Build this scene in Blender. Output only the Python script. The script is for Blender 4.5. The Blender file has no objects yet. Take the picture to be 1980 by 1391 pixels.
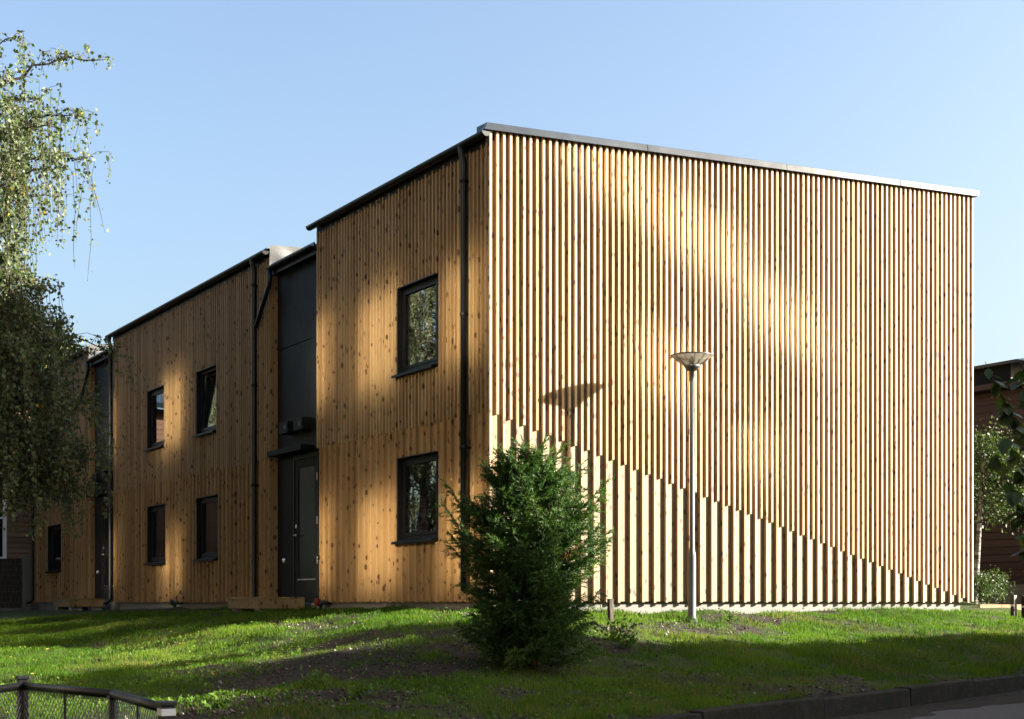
import bpy, math, random
import numpy as np
from mathutils import Vector, Matrix

random.seed(7); rng = np.random.default_rng(7)
scene = bpy.context.scene
C = scene.collection
rad = math.radians

# ------------------------------------------------------------------ camera
# World: origin = front corner of the near house at the bottom of its cladding,
# X along the sunlit gable wall, Y along the long shaded front, Z up (0 = eye level).
TH = rad(58.338)
F = Vector((math.cos(TH), math.sin(TH), 0)); R = Vector((math.sin(TH), -math.cos(TH), 0))
FPX, HX, HY = 2805.0, 990.0, 1165.0
CAM = -(F + R * ((947 - HX) / FPX)) * 18.33
cd = bpy.data.cameras.new('camera'); cam = bpy.data.objects.new('camera', cd); C.objects.link(cam)
cd.sensor_width = 36; cd.lens = FPX / 1980 * 36; cd.shift_y = (HY - 695.5) / 1980
cd.clip_start = .1; cd.clip_end = 2000
cam.location = CAM
cam.rotation_euler = (rad(90), 0, math.atan2(F.y, F.x) - rad(90))
scene.camera = cam
def at(px, py, Z):                      # a point of the place at view depth Z
    return CAM + (F + R * ((px - HX) / FPX) + Vector((0, 0, (HY - py) / FPX))) * Z
def plan(xc, Z, z=0.0):                 # metres right of / ahead of the viewpoint
    p = CAM + R * xc + F * Z; return Vector((p.x, p.y, z))

# ------------------------------------------------------------------ light
SUN_EL, SUN_ROT = rad(17.0), rad(123.0)
w = bpy.data.worlds.new('World'); scene.world = w; w.use_nodes = True
wn = w.node_tree
sky = wn.nodes.new('ShaderNodeTexSky'); sky.sky_type = 'NISHITA'; sky.sun_disc = False
sky.sun_elevation = SUN_EL; sky.sun_rotation = SUN_ROT
sky.altitude = 100; sky.air_density = 1.0; sky.dust_density = 5.4; sky.ozone_density = 1.85
wn.links.new(sky.outputs[0], wn.nodes['Background'].inputs[0])
wn.nodes['Background'].inputs[1].default_value = 0.05
sl = bpy.data.lights.new('sun', 'SUN'); sl.energy = 5.0; sl.angle = rad(.5); sl.color = (1, .93, .81)
so = bpy.data.objects.new('sun', sl); C.objects.link(so)
SD = Vector((math.sin(SUN_ROT) * math.cos(SUN_EL), math.cos(SUN_ROT) * math.cos(SUN_EL), math.sin(SUN_EL)))
so.rotation_euler = (-SD).to_track_quat('-Z', 'Y').to_euler(); so.location = (20, -15, 20)
vs = scene.view_settings; vs.view_transform = 'Standard'; vs.look = 'None'; vs.gamma = 1; vs.exposure = 3.0
vs.use_curve_mapping = False
cy = scene.cycles
cy.use_denoising = True; cy.max_bounces = 8; cy.transparent_max_bounces = 16
cy.sample_clamp_indirect = 0; cy.blur_glossy = 0; cy.use_guiding = True; cy.guiding_training_samples = 64; cy.use_adaptive_sampling = True; cy.adaptive_threshold = .01

# ------------------------------------------------------------------ node helpers
def lin(c):
    return tuple(((x / 255) / 12.92 if x / 255 <= .04045 else ((x / 255 + .055) / 1.055) ** 2.4) for x in c) + (1,)
class M:
    def __init__(s, name, rough=.6, metal=0., col=None, spec=.5):
        s.m = bpy.data.materials.new(name); s.m.use_nodes = True
        s.t = s.m.node_tree; s.b = s.t.nodes['Principled BSDF']
        s.b.inputs['Roughness'].default_value = rough; s.b.inputs['Metallic'].default_value = metal
        s.b.inputs['Specular IOR Level'].default_value = spec
        if col: s.b.inputs['Base Color'].default_value = (*col, 1)
    def n(s, typ, **kw):
        x = s.t.nodes.new('ShaderNode' + typ)
        for k, v in kw.items():
            if k in x.bl_rna.properties: setattr(x, k, v)
            else: x.inputs[k.replace('_', ' ')].default_value = v
        return x
    def l(s, a, b): s.t.links.new(a, b)
    def math(s, op, a, b=None, c=None):
        x = s.t.nodes.new('ShaderNodeMath'); x.operation = op
        for i, v in enumerate((a, b, c)):
            if v is None: continue
            if isinstance(v, (int, float)): x.inputs[i].default_value = v
            else: s.l(v, x.inputs[i])
        return x.outputs[0]
    def mix(s, f, a, b, mode='MIX'):
        x = s.t.nodes.new('ShaderNodeMix'); x.data_type = 'RGBA'; x.blend_type = mode
        for i, v in ((0, f), (6, a), (7, b)):
            if isinstance(v, (int, float)): x.inputs[i].default_value = v
            elif isinstance(v, tuple): x.inputs[i].default_value = v if len(v) == 4 else (*v, 1)
            else: s.l(v, x.inputs[i])
        return x.outputs[2]
    def ramp(s, f, stops):
        x = s.t.nodes.new('ShaderNodeValToRGB'); e = x.color_ramp.elements
        while len(e) < len(stops): e.new(.5)
        for k, (p, c) in enumerate(stops):
            e[k].position = p; e[k].color = c if len(c) == 4 else (*c, 1)
        s.l(f, x.inputs[0]); return x.outputs[0]
    def pos(s, sc=(1, 1, 1), off=None):
        g = s.t.nodes.new('ShaderNodeNewGeometry')
        v = s.t.nodes.new('ShaderNodeVectorMath'); v.operation = 'MULTIPLY'
        s.l(g.outputs['Position'], v.inputs[0]); v.inputs[1].default_value = sc
        o = v.outputs[0]
        if off is not None:
            a = s.t.nodes.new('ShaderNodeVectorMath'); a.operation = 'ADD'; s.l(o, a.inputs[0]); s.l(off, a.inputs[1]); o = a.outputs[0]
        return o
    def noise(s, v, scale=1., detail=4., rough=.55):
        x = s.t.nodes.new('ShaderNodeTexNoise'); s.l(v, x.inputs['Vector'])
        x.inputs['Scale'].default_value = scale; x.inputs['Detail'].default_value = detail; x.inputs['Roughness'].default_value = rough
        return x.outputs['Fac']
    def bump(s, h, strength=.3, dist=.01):
        x = s.t.nodes.new('ShaderNodeBump'); x.inputs['Strength'].default_value = strength; x.inputs['Distance'].default_value = dist
        s.l(h, x.inputs['Height']); s.l(x.outputs[0], s.b.inputs['Normal'])
    def base(s, c): s.l(c, s.b.inputs['Base Color'])

# ------------------------------------------------------------------ materials
def wood(name, pale, deep, knot=(.045, .017, .006), amount=1.0, rough=.62, board=None):
    m = M(name, rough, spec=.3)
    oi = m.t.nodes.new('ShaderNodeObjectInfo')
    rnd = oi.outputs['Random']
    cv = m.t.nodes.new('ShaderNodeCombineXYZ')
    r100 = m.math('MULTIPLY', rnd, 173.0); m.l(r100, cv.inputs[0]); m.l(m.math('MULTIPLY', rnd, 91.0), cv.inputs[2])
    off = cv.outputs[0]
    grain = m.noise(m.pos((55, 55, 1.6), off), 1, 5, .6)
    blot = m.noise(m.pos((7, 7, 1.1), off), 1, 3, .5)
    g = m.math('ADD', m.math('MULTIPLY', grain, .55), m.math('MULTIPLY', blot, .45))
    tone = m.math('ADD', g, m.math('MULTIPLY', m.math('SUBTRACT', rnd, .5), .62))
    col = m.ramp(tone, [(.30, deep), (.70, pale)])
    vo = m.n('TexVoronoi'); vo.feature = 'F1'
    m.l(m.pos((11, 11, 6.2), off), vo.inputs['Vector']); vo.inputs['Scale'].default_value = 1; vo.inputs['Randomness'].default_value = 1
    wob = m.math('MULTIPLY', m.math('SUBTRACT', m.noise(m.pos((40, 40, 25), off), 1, 2), .5), .10)
    sp = m.t.nodes.new('ShaderNodeSeparateColor'); m.l(vo.outputs['Color'], sp.inputs[0])
    dist = m.math('ADD', m.math('ADD', vo.outputs['Distance'], wob), m.math('MULTIPLY', m.math('SUBTRACT', sp.outputs[0], .42), .13))
    halo = m.ramp(dist, [(.12, (1, 1, 1)), (.36, (0, 0, 0))])
    kn = m.ramp(dist, [(.18, (1, 1, 1)), (.24, (0, 0, 0))])
    col = m.mix(m.math('MULTIPLY', halo, .35 * amount), col, tuple(x * .62 for x in deep))
    col = m.mix(m.math('MULTIPLY', kn, .92 * amount), col, knot)
    m.base(col); m.bump(grain, .25, .004)
    return m.m
PINE = wood('pine_planed', (.232, .168, .088), (.165, .107, .047))
PINE_S = wood('pine_sawn', (.285, .178, .078), (.205, .117, .044))
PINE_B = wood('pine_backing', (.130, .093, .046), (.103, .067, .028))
STEPW = wood('treated_step_wood', (0.1584, 0.1122, 0.0462), (0.0924, 0.0627, 0.0264))
EDGEW = wood('edging_wood', (0.2772, 0.165, 0.0726), (0.1848, 0.099, 0.0396), amount=.4)
def siding(name, a, b):
    m = M(name, .75, spec=.25); oi = m.t.nodes.new('ShaderNodeObjectInfo')
    n = m.noise(m.pos((1.2, 1.2, 30)), 1, 4)
    t = m.math('ADD', m.math('MULTIPLY', n, .7), m.math('MULTIPLY', oi.outputs['Random'], .4))
    m.base(m.ramp(t, [(.3, a), (.8, b)])); m.bump(n, .2, .004); return m.m
SIDE_R = siding('brown_siding', (.028, .0165, .0145), (.052, .031, .027))
SIDE_L = siding('red_brown_siding', (0.0858, 0.0495, 0.033), (0.1386, 0.0858, 0.0594))
def metal(name, col, rough, spec=.5, nz=.25, metallic=0.):
    m = M(name, rough, metallic, spec=spec)
    n = m.noise(m.pos((3, 3, 3)), 1, 5)
    m.base(m.mix(n, tuple(c * (1 - nz) for c in col), tuple(c * (1 + nz) for c in col)))
    m.l(m.math('MULTIPLY_ADD', n, .16, rough - .08), m.b.inputs['Roughness']); return m.m
FLASH = metal('dark_flashing', (.011, .016, .023), .2, .3, .12)
PIPE = metal('black_pipe', (.004, .0045, .006), .33, .3)
PANEL = metal('charcoal_panel', (.0046, .005, .005), .5, .07)
FRAME = metal('black_frame', (.0045, .0045, .0045), .45, .2)
DOORM = metal('door_black', (.0042, .0043, .0042), .5, .09)
STEEL = metal('steel', (.62, .62, .60), .3, .5, .1, 1.)
GALV = metal('galvanised', (.062, .066, .068), .5, .4, .25, .3)
POSTM = metal('fence_black', (.0035, .004, .005), .42, .35)
def wallpaint(name, col, rough=.8):
    m = M(name, rough, spec=.2); n = m.noise(m.pos((2, 2, 2)), 1, 6, .65)
    m.base(m.mix(n, tuple(c * .72 for c in col), tuple(min(1, c * 1.2) for c in col))); m.bump(n, .2, .01); return m.m
CONC = wallpaint('concrete', (.118, .115, .104))
def kerbmat():
    m = M('kerb_granite', .92, spec=.15); n1 = m.noise(m.pos((4, 4, 4)), 1, 6, .7); n2 = m.noise(m.pos((70, 70, 70)), 1, 3, .7)
    c = m.ramp(m.math('ADD', m.math('MULTIPLY', n1, .6), m.math('MULTIPLY', n2, .4)), [(.32, (.006, .0055, .0045)), (.52, (.021, .019, .016)), (.72, (.05, .046, .04))])
    m.base(m.mix(m.ramp(m.noise(m.pos((9, 9, 14)), 1, 4), [(.5, (0, 0, 0)), (.66, (1, 1, 1))]), c, (.012, .018, .006))); m.bump(m.math('ADD', n1, n2), .9, .03); return m.m
STONE = kerbmat()
WHITE = wallpaint('white_paint', (0.5625, 0.5625, 0.5475), .5)
ROOM = wallpaint('room_grey', (0.1056, 0.1122, 0.1056), .9)
MEMB = wallpaint('grey_membrane', (.055, .056, .055), .5)
PALE = wallpaint('pale_render', (0.363, 0.33, 0.2772), .9)
REDP = M('red_plastic', .4, col=(.11, .006, .005)).m
GREENP = M('green_plastic', .5, col=(.01, .06, .045)).m
BLACKP = M('black_plastic', .5, col=(.012, .012, .012)).m
BANDW = M('white_band', .4, col=(0.462, 0.4752, 0.495)).m
def glass(name, ior=1.9, tint=(.72, .78, .76)):
    m = M(name); t = m.t
    tr = t.nodes.new('ShaderNodeBsdfTransparent'); tr.inputs[0].default_value = (*tint, 1)
    gl = t.nodes.new('ShaderNodeBsdfGlossy'); gl.inputs['Roughness'].default_value = .004; gl.inputs[0].default_value = (1, 1, 1, 1)
    fr = t.nodes.new('ShaderNodeFresnel'); fr.inputs[0].default_value = ior
    n = m.noise(m.pos((1.3, 1.3, 1.3)), 1, 1); bp = t.nodes.new('ShaderNodeBump'); bp.inputs['Strength'].default_value = .02; bp.inputs['Distance'].default_value = .05
    m.l(n, bp.inputs['Height']); m.l(bp.outputs[0], gl.inputs['Normal'])
    mx = t.nodes.new('ShaderNodeMixShader'); m.l(fr.outputs[0], mx.inputs[0]); m.l(tr.outputs[0], mx.inputs[1]); m.l(gl.outputs[0], mx.inputs[2])
    m.l(mx.outputs[0], t.nodes['Material Output'].inputs[0]); return m.m
GLASS = glass('window_glass', 3.6)
LGLASS = glass('lamp_acrylic', 1.45, (.93, .92, .88))
def leafmat(name, stops, trans=.35, rough=.5, attr='hue', spec=.22, tint=(1.3, 1.45, .55)):
    m = M(name, rough, spec=spec); t = m.t
    a = t.nodes.new('ShaderNodeAttribute'); a.attribute_name = attr
    col = m.ramp(a.outputs['Fac'], stops); m.base(col)
    tl = t.nodes.new('ShaderNodeBsdfTranslucent')
    m.l(m.mix(1.0, col, (*tint, 1), 'MULTIPLY'), tl.inputs[0])
    mx = t.nodes.new('ShaderNodeMixShader'); mx.inputs[0].default_value = trans
    m.l(m.b.outputs[0], mx.inputs[1]); m.l(tl.outputs[0], mx.inputs[2]); m.l(mx.outputs[0], t.nodes['Material Output'].inputs[0]); return m.m
BIRCH = leafmat('birch_leaf', [(0, (.040, .056, .024)), (.55, (.072, .095, .043)), (.93, (.112, .130, .066)), (1, (.22, .16, .03))], .38, tint=(1.05, 1.25, .75))
BROAD = leafmat('broad_leaf', [(0, (0.015, 0.0285, 0.0105)), (.7, (0.0375, 0.06375, 0.01875)), (1, (0.09, 0.0975, 0.0375))], .25)
CONIF = leafmat('conifer_needle', [(0, (.012, .032, .009)), (.6, (.033, .070, .017)), (.97, (.075, .120, .030)), (1, (.12, .055, .018))], .25, .55, spec=.15)
GRASSM = leafmat('grass_blade', [(0, (.017, .044, .0032)), (.5, (.040, .088, .0056)), (.85, (.074, .126, .0105)), (1, (.11, .09, .034))], .42, .6, spec=.08)
DRYLEAF = leafmat('fallen_leaf', [(0, (0.264, 0.1716, 0.0198)), (.7, (0.3432, 0.2772, 0.066)), (1, (0.2376, 0.0924, 0.0264))], .2, .6)
def bark(name, a, b, sc=(5, 5, 22)):
    m = M(name, .85, spec=.2); n = m.noise(m.pos(sc), 1, 5, .65)
    m.base(m.ramp(n, [(.42, a), (.6, b)])); m.bump(n, .5, .02); return m.m
BARKB = bark('birch_bark', (.03, .027, .024), (.19, .18, .16))
BARKD = bark('dark_bark', (0.0231, 0.01782, 0.0132), (0.0594, 0.0462, 0.033), (30, 30, 5))
def soilmat():
    m = M('lawn_soil', .95, spec=.15); t = m.t
    a = t.nodes.new('ShaderNodeAttribute'); a.attribute_name = 'cover'
    n1 = m.noise(m.pos((9, 9, 9)), 1, 6, .7); n2 = m.noise(m.pos((60, 60, 60)), 1, 4, .7)
    soil = m.ramp(m.math('ADD', m.math('MULTIPLY', n1, .5), m.math('MULTIPLY', n2, .5)), [(.34, (.007, .0055, .004)), (.52, (.023, .0185, .0135)), (.70, (.066, .055, .042))])
    turf = m.ramp(n2, [(.3, (0.01452, 0.02244, 0.0066)), (.7, (0.0396, 0.0561, 0.0132))])
    f = m.math('ADD', a.outputs['Fac'], m.math('MULTIPLY', m.math('SUBTRACT', n1, .5), .8))
    m.base(m.mix(m.ramp(f, [(.35, (0, 0, 0)), (.6, (1, 1, 1))]), soil, turf)); m.bump(n2, .8, .02); return m.m
SOIL = soilmat()
def asphalt():
    m = M('asphalt', .85, spec=.3); n = m.noise(m.pos((140, 140, 140)), 1, 3, .7); n2 = m.noise(m.pos((1.2, 1.2, 1.2)), 1, 5)
    c = m.ramp(n, [(.3, (0.0231, 0.02244, 0.02376)), (.7, (0.0561, 0.05412, 0.0561))]); m.base(m.mix(m.math('MULTIPLY', n2, .5), c, (0.033, 0.03036, 0.02772))); m.bump(n, .5, .006); return m.m
ASPH = asphalt()
GROUNDM = wallpaint('far_ground', (.05, .065, .025), .95)

# ------------------------------------------------------------------ mesh helpers
class MB:
    def __init__(s): s.v = []; s.f = []
    def box(s, x0, y0, z0, x1, y1, z1):
        b = len(s.v)
        s.v += [(x0, y0, z0), (x1, y0, z0), (x1, y1, z0), (x0, y1, z0), (x0, y0, z1), (x1, y0, z1), (x1, y1, z1), (x0, y1, z1)]
        s.f += [tuple(b + i for i in q) for q in ((0, 3, 2, 1), (4, 5, 6, 7), (0, 1, 5, 4), (1, 2, 6, 5), (2, 3, 7, 6), (3, 0, 4, 7))]
        return s
    def hexa(s, P):                                     # 8 corners: bottom four, top four
        b = len(s.v); s.v += [tuple(p) for p in P]
        s.f += [tuple(b + i for i in q) for q in ((0, 3, 2, 1), (4, 5, 6, 7), (0, 1, 5, 4), (1, 2, 6, 5), (2, 3, 7, 6), (3, 0, 4, 7))]
        return s
    def tube(s, pts, radii, n=8, caps=True):
        pts = [Vector(p) for p in pts]
        if isinstance(radii, (int, float)): radii = [radii] * len(pts)
        b = len(s.v); prev = None
        for i, p in enumerate(pts):
            d = (pts[min(i + 1, len(pts) - 1)] - pts[max(i - 1, 0)]).normalized()
            a = prev if prev is not None else (Vector((1, 0, 0)) if abs(d.x) < .9 else Vector((0, 1, 0)))
            a = (a - d * a.dot(d)).normalized(); prev = a; c = d.cross(a)
            for k in range(n):
                t = 2 * math.pi * k / n; s.v.append(tuple(p + (a * math.cos(t) + c * math.sin(t)) * radii[i]))
        for i in range(len(pts) - 1):
            for k in range(n):
                s.f.append((b + i * n + k, b + i * n + (k + 1) % n, b + (i + 1) * n + (k + 1) % n, b + (i + 1) * n + k))
        if caps:
            s.f.append(tuple(b + k for k in reversed(range(n)))); e = b + (len(pts) - 1) * n; s.f.append(tuple(e + k for k in range(n)))
        return s
    def lathe(s, c, prof, n=24):                        # prof: (radius, z)
        b = len(s.v)
        for r, z in prof:
            for k in range(n):
                t = 2 * math.pi * k / n; s.v.append((c[0] + r * math.cos(t), c[1] + r * math.sin(t), c[2] + z))
        for i in range(len(prof) - 1):
            for k in range(n): s.f.append((b + i * n + k, b + i * n + (k + 1) % n, b + (i + 1) * n + (k + 1) % n, b + (i + 1) * n + k))
        return s
    def poly(s, pts):
        b = len(s.v); s.v += [tuple(p) for p in pts]; s.f.append(tuple(range(b, b + len(pts)))); return s
    def obj(s, name, mat, parent=None, smooth=False, bevel=0.):
        me = bpy.data.meshes.new(name); me.from_pydata(s.v, [], s.f); me.materials.append(mat)
        if smooth: me.polygons.foreach_set('use_smooth', [True] * len(me.polygons))
        me.update(); o = bpy.data.objects.new(name, me); C.objects.link(o)
        if parent: put(o, parent)
        if bevel:
            bm = o.modifiers.new('bevel', 'BEVEL'); bm.width = bevel; bm.segments = 2; bm.limit_method = 'ANGLE'
        return o
def put(o, parent):
    o.parent = parent; o.matrix_parent_inverse = Matrix.Translation(-wpos(parent))
def wpos(o):
    p = Vector(o.location)
    return p if o.parent is None or o.type == 'MESH' else p
def tag(o, label=None, cat=None, group=None, kind=None):
    if label: o['label'] = label
    if cat: o['category'] = cat
    if group: o['group'] = group
    if kind: o['kind'] = kind
    return o
def thing(name, loc, label, cat, group=None):
    o = bpy.data.objects.new(name, None); o.location = loc; o.empty_display_size = .2; C.objects.link(o)
    return tag(o, label, cat, group)
def npmesh(name, V, faces, mat, parent=None, attr=None, kind=None, smooth=False):
    """V (n,3); faces (m,k) ints; attr dict name -> per-vertex floats"""
    me = bpy.data.meshes.new(name); V = np.asarray(V, np.float32); faces = np.asarray(faces, np.int32); m, k = faces.shape
    me.vertices.add(len(V)); me.vertices.foreach_set('co', V.ravel())
    me.loops.add(m * k); me.loops.foreach_set('vertex_index', faces.ravel())
    me.polygons.add(m); me.polygons.foreach_set('loop_start', np.arange(0, m * k, k, dtype=np.int32))
    me.polygons.foreach_set('loop_total', np.full(m, k, np.int32))
    if smooth: me.polygons.foreach_set('use_smooth', np.ones(m, bool))
    me.update(calc_edges=True)
    for an, av in (attr or {}).items():
        a = me.attributes.new(an, 'FLOAT', 'POINT'); a.data.foreach_set('value', np.asarray(av, np.float32))
    me.materials.append(mat); o = bpy.data.objects.new(name, me); C.objects.link(o)
    if parent: put(o, parent)
    if kind: o['kind'] = kind
    return o

def vnoise(x, y, seed, scale):
    g = np.random.default_rng(seed).random((256, 256)); x = np.asarray(x) / scale + 1000; y = np.asarray(y) / scale + 1000
    xi = np.floor(x).astype(int); yi = np.floor(y).astype(int); fx = x - xi; fy = y - yi
    fx = fx * fx * (3 - 2 * fx); fy = fy * fy * (3 - 2 * fy); q = lambda a, b: g[a % 256, b % 256]
    return (q(xi, yi) * (1 - fx) + q(xi + 1, yi) * fx) * (1 - fy) + (q(xi, yi + 1) * (1 - fx) + q(xi + 1, yi + 1) * fx) * fy

# ------------------------------------------------------------------ terrain
def ctrl(px, py, Z): return ((px - HX) / FPX * Z, Z, -(py - HY) / FPX * Z)
CT = [ctrl(*t) for t in (
    (1000, 1188, 18.2), (1250, 1188, 19.5), (1600, 1187, 21.2), (1865, 1186, 22.7), (2080, 1190, 25),
    (850, 1184, 19.4), (640, 1183, 22.2), (350, 1177, 28.3), (120, 1181, 35),
    (700, 1193, 18.3), (600, 1198, 18.3), (500, 1208, 18.3), (400, 1228, 18.3), (300, 1250, 18.3), (0, 1262, 18.3),
    (900, 1213, 15.6), (700, 1230, 15.6), (500, 1264, 15.6), (330, 1292, 15.6),
    (1240, 1250, 15.6), (1500, 1258, 16.8), (1980, 1243, 19.2),
    (1050, 1300, 13.4), (1300, 1330, 13.0), (700, 1320, 12.3), (400, 1345, 12.0), (100, 1330, 12.6),
    (1240, 1391, 10.6), (1600, 1352, 12.8), (1980, 1306, 17.0), (2400, 1260, 24),
    (990, 1391, 10.4), (700, 1391, 9.9), (450, 1391, 9.6))]
CT += [(-3.0, 8.9, -.98), (-2.1, 7.6, -1.02), (-1.5, 6.6, -1.02), (-6, 9, -1.0), (-10, 18, -.75), (-13, 28, -.45), (-18, 40, -.35),
       (12, 34, .05), (16, 40, .2), (0, 40, -.1), (11, 20, -.7), (-4, 5, -1.05)]
CT = np.array(CT)
def _phi(r2): return np.where(r2 > 1e-9, r2 * np.log(np.maximum(r2, 1e-9)), 0)
def _tps():
    P = CT[:, :2]; n = len(P); d = ((P[:, None] - P[None]) ** 2).sum(-1)
    A = np.zeros((n + 3, n + 3)); A[:n, :n] = _phi(d) + np.eye(n) * .15; A[:n, n] = 1; A[:n, n + 1:] = P; A[n, :n] = 1; A[n + 1:, :n] = P.T
    return np.linalg.solve(A, np.append(CT[:, 2], [0, 0, 0]))
TW = _tps()
def gz(xc, Z):
    xc = np.atleast_1d(np.asarray(xc, float)); Z = np.atleast_1d(np.asarray(Z, float)); n = len(CT)
    z = TW[n] + TW[n + 1] * xc + TW[n + 2] * Z
    for i in range(n): z = z + TW[i] * _phi((xc - CT[i, 0]) ** 2 + (Z - CT[i, 1]) ** 2)
    return np.clip(z, -1.15, .35) + (vnoise(xc, Z, 3, .55) - .5) * .075 + (vnoise(xc, Z, 4, .17) - .5) * .04
def ground_at(p):
    d = Vector((p[0], p[1], 0)) - CAM; return float(gz(d.dot(R), d.dot(F))[0])
# kerb line in plan (metres right, metres ahead)
KERB = np.array([(-1.3, 4.0), (-1.0, 6.5), (-.35, 8.7), (.95, 10.6), (2.8, 12.9), (6.0, 17.1), (9.5, 22.0), (14, 28.5), (20, 37)])
def kerb_side(xc, Z):                                     # > 0 on the road side
    xk = np.interp(Z, KERB[:, 1], KERB[:, 0]); return xc - xk
def w2(xc, Z):
    return CAM.x + R.x * xc + F.x * Z, CAM.y + R.y * xc + F.y * Z
def cover(xc, Z):                                         # 0 bare soil .. 1 full turf
    n = .45 * vnoise(xc, Z, 11, 1.1) + .35 * vnoise(xc, Z, 12, .38) + .2 * vnoise(xc, Z, 13, .14)
    def blob(cx, cz, rx, rz): return np.exp(-(((xc - cx) / rx) ** 2 + ((Z - cz) / rz) ** 2))
    bare = 1.0 * blob(-1.2, 13.8, 1.6, 1.3) + .75 * blob(-1.9, 10.6, 1.3, 1.4) + .7 * blob(.6, 14.2, 1.2, .9) + .40 * blob(-4.4, 14.6, 1.6, 1.2) \
        + .62 * blob(5.0, 19.9, 1.9, .6) + .55 * blob(2.6, 18.0, 1.6, .5) + .35 * blob(1.4, 16.4, .7, .7) + .3 * blob(-.3, 11.6, 1.2, 1)
    return np.clip(1.06 - bare * 1.15 + (n - .5) * 3.4, 0, 1)
def build_ground():
    s = .16; xs = np.arange(-19, 17, s); zs = np.concatenate([np.arange(3.5, 26, s), np.arange(26, 62, .8)])
    XX, ZZ = np.meshgrid(xs, zs); z = gz(XX.ravel(), ZZ.ravel()); k = kerb_side(XX.ravel(), ZZ.ravel())
    z = np.where(k > -.05, np.minimum(z, -1.25), z)
    wx, wy = w2(XX.ravel(), ZZ.ravel()); nx, nz = len(xs), len(zs); i = np.arange(nx * nz).reshape(nz, nx)
    fc = np.stack([i[:-1, :-1], i[:-1, 1:], i[1:, 1:], i[1:, :-1]], -1).reshape(-1, 4)
    o = npmesh('lawn', np.stack([wx, wy, z], 1), fc, SOIL, attr={'cover': cover(XX.ravel(), ZZ.ravel())}, smooth=True)
    tag(o, kind='structure')
    g = MB().poly([(-900, -900, -1.6), (900, -900, -1.6), (900, 900, -1.6), (-900, 900, -1.6)]).obj('ground', GROUNDM); tag(g, kind='structure')
    # road sheet on the near side of the kerb
    rp = [plan(x + .12, z_, -1.055) for x, z_ in KERB] + [plan(46, 37, -1.055), plan(46, -30, -1.055), plan(-1.2, -30, -1.055)]
    m = MB()
    for a in range(len(KERB) - 1):
        (x0, z0), (x1, z1) = KERB[a], KERB[a + 1]
        m.poly([plan(x0 + .1, z0, -1.055), plan(46, z0, -1.055), plan(46, z1, -1.055), plan(x1 + .1, z1, -1.055)])
    m.poly([plan(-1.2, -30, -1.055), plan(46, -30, -1.055), plan(46, 4, -1.055), plan(-1.2, 4, -1.055)])
    tag(m.obj('road', ASPH), kind='structure')
    # kerb: individual stones
    kr = bpy.data.objects.new('kerb', None); kr.location = plan(2.8, 12.9, -1.05); C.objects.link(kr); tag(kr, kind='structure')
    fine = []
    for a in range(len(KERB) - 1):
        for t in np.linspace(0, 1, 40, endpoint=False): fine.append(KERB[a] * (1 - t) + KERB[a + 1] * t)
    fine = np.array(fine); sm = fine.copy()
    for _ in range(60): sm[1:-1] = (sm[:-2] + 2 * sm[1:-1] + sm[2:]) / 4
    d = np.append(0, np.cumsum(np.hypot(*np.diff(sm, axis=0).T))); L = d[-1]; t = 0
    r = random.Random(4)
    while t < L - 2.2:
        ln = r.uniform(1.3, 2.1); p0 = [np.interp(t + .0015, d, sm[:, j]) for j in (0, 1)]; p1 = [np.interp(t + ln - .0015, d, sm[:, j]) for j in (0, 1)]
        a, b = plan(*p0), plan(*p1); u = (b - a).normalized(); n_ = Vector((u.y, -u.x, 0)); dz = r.uniform(-.012, .012); h = -.845 + dz; wd = .13
        P = [a + n_ * .07, b + n_ * .07, b - n_ * wd, a - n_ * wd]
        o_ = r.uniform(-.008, .008)
        bot = [Vector((p.x, p.y, -1.2)) for p in P]; top = [Vector((p.x, p.y, h)) - n_ * (.02 if i < 2 else 0) + n_ * o_ for i, p in enumerate(P)]
        MB().hexa(bot + top).obj('kerb_stone', STONE, kr, bevel=.014); t += ln
build_ground()
def verge():                                              # dirt washed against the foot of the kerb
    V = []; Fc = []; zz = np.arange(6, 30, .07); n = 5
    e = .16 + .22 * vnoise(zz * 0, zz, 51, 1.3) + .12 * vnoise(zz * 0, zz, 52, .3)
    for i, z in enumerate(zz):
        xk = float(np.interp(z, KERB[:, 1], KERB[:, 0])) + .10
        for j in range(n):
            q = j / (n - 1); p = plan(xk + e[i] * q * 1.25, z - e[i] * q * .8); V.append((p.x, p.y, -1.05 + .03 * (1 - q) ** 2 + (0 if q < 1 else -.01)))
    for i in range(len(zz) - 1):
        for j in range(n - 1): a = i * n + j; Fc.append((a, a + 1, a + n + 1, a + n))
    o = npmesh('verge_soil', V, Fc, SOIL, attr={'cover': np.zeros(len(V))}, smooth=True); tag(o, kind='structure')
verge()

# ------------------------------------------------------------------ the timber houses
BW, BD, BP = .034, .045, .1            # batten width, depth, pitch
def batten_mesh(front):                # planed face on the outside, sawn faces on the sides
    me = bpy.data.meshes.new('batten'); q = MB().box(0, 0, 0, 1, 1, 1); me.from_pydata(q.v, [], q.f); me.materials.append(PINE_S); me.materials.append(PINE); me.polygons[front].material_index = 1; return me
unit_gable, unit_front = batten_mesh(2), batten_mesh(5)
br = random.Random(21)
def batten(parent, x0, y0, z0, sx, sy, h, me=None):
    o = bpy.data.objects.new('batten', me or unit_front); C.objects.link(o)
    o.location = (x0, y0, z0); o.scale = (sx, sy, h); put(o, parent); return o
def tube_arc(name, pts, r, mat, parent, n=10): return MB().tube(pts, r, n).obj(name, mat, parent, smooth=True)
ZT, ZLINE, SLOPE = 5.86, 2.43, .0537
XE = 8.934
def roofz(x): return 5.96 + SLOPE * x
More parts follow.
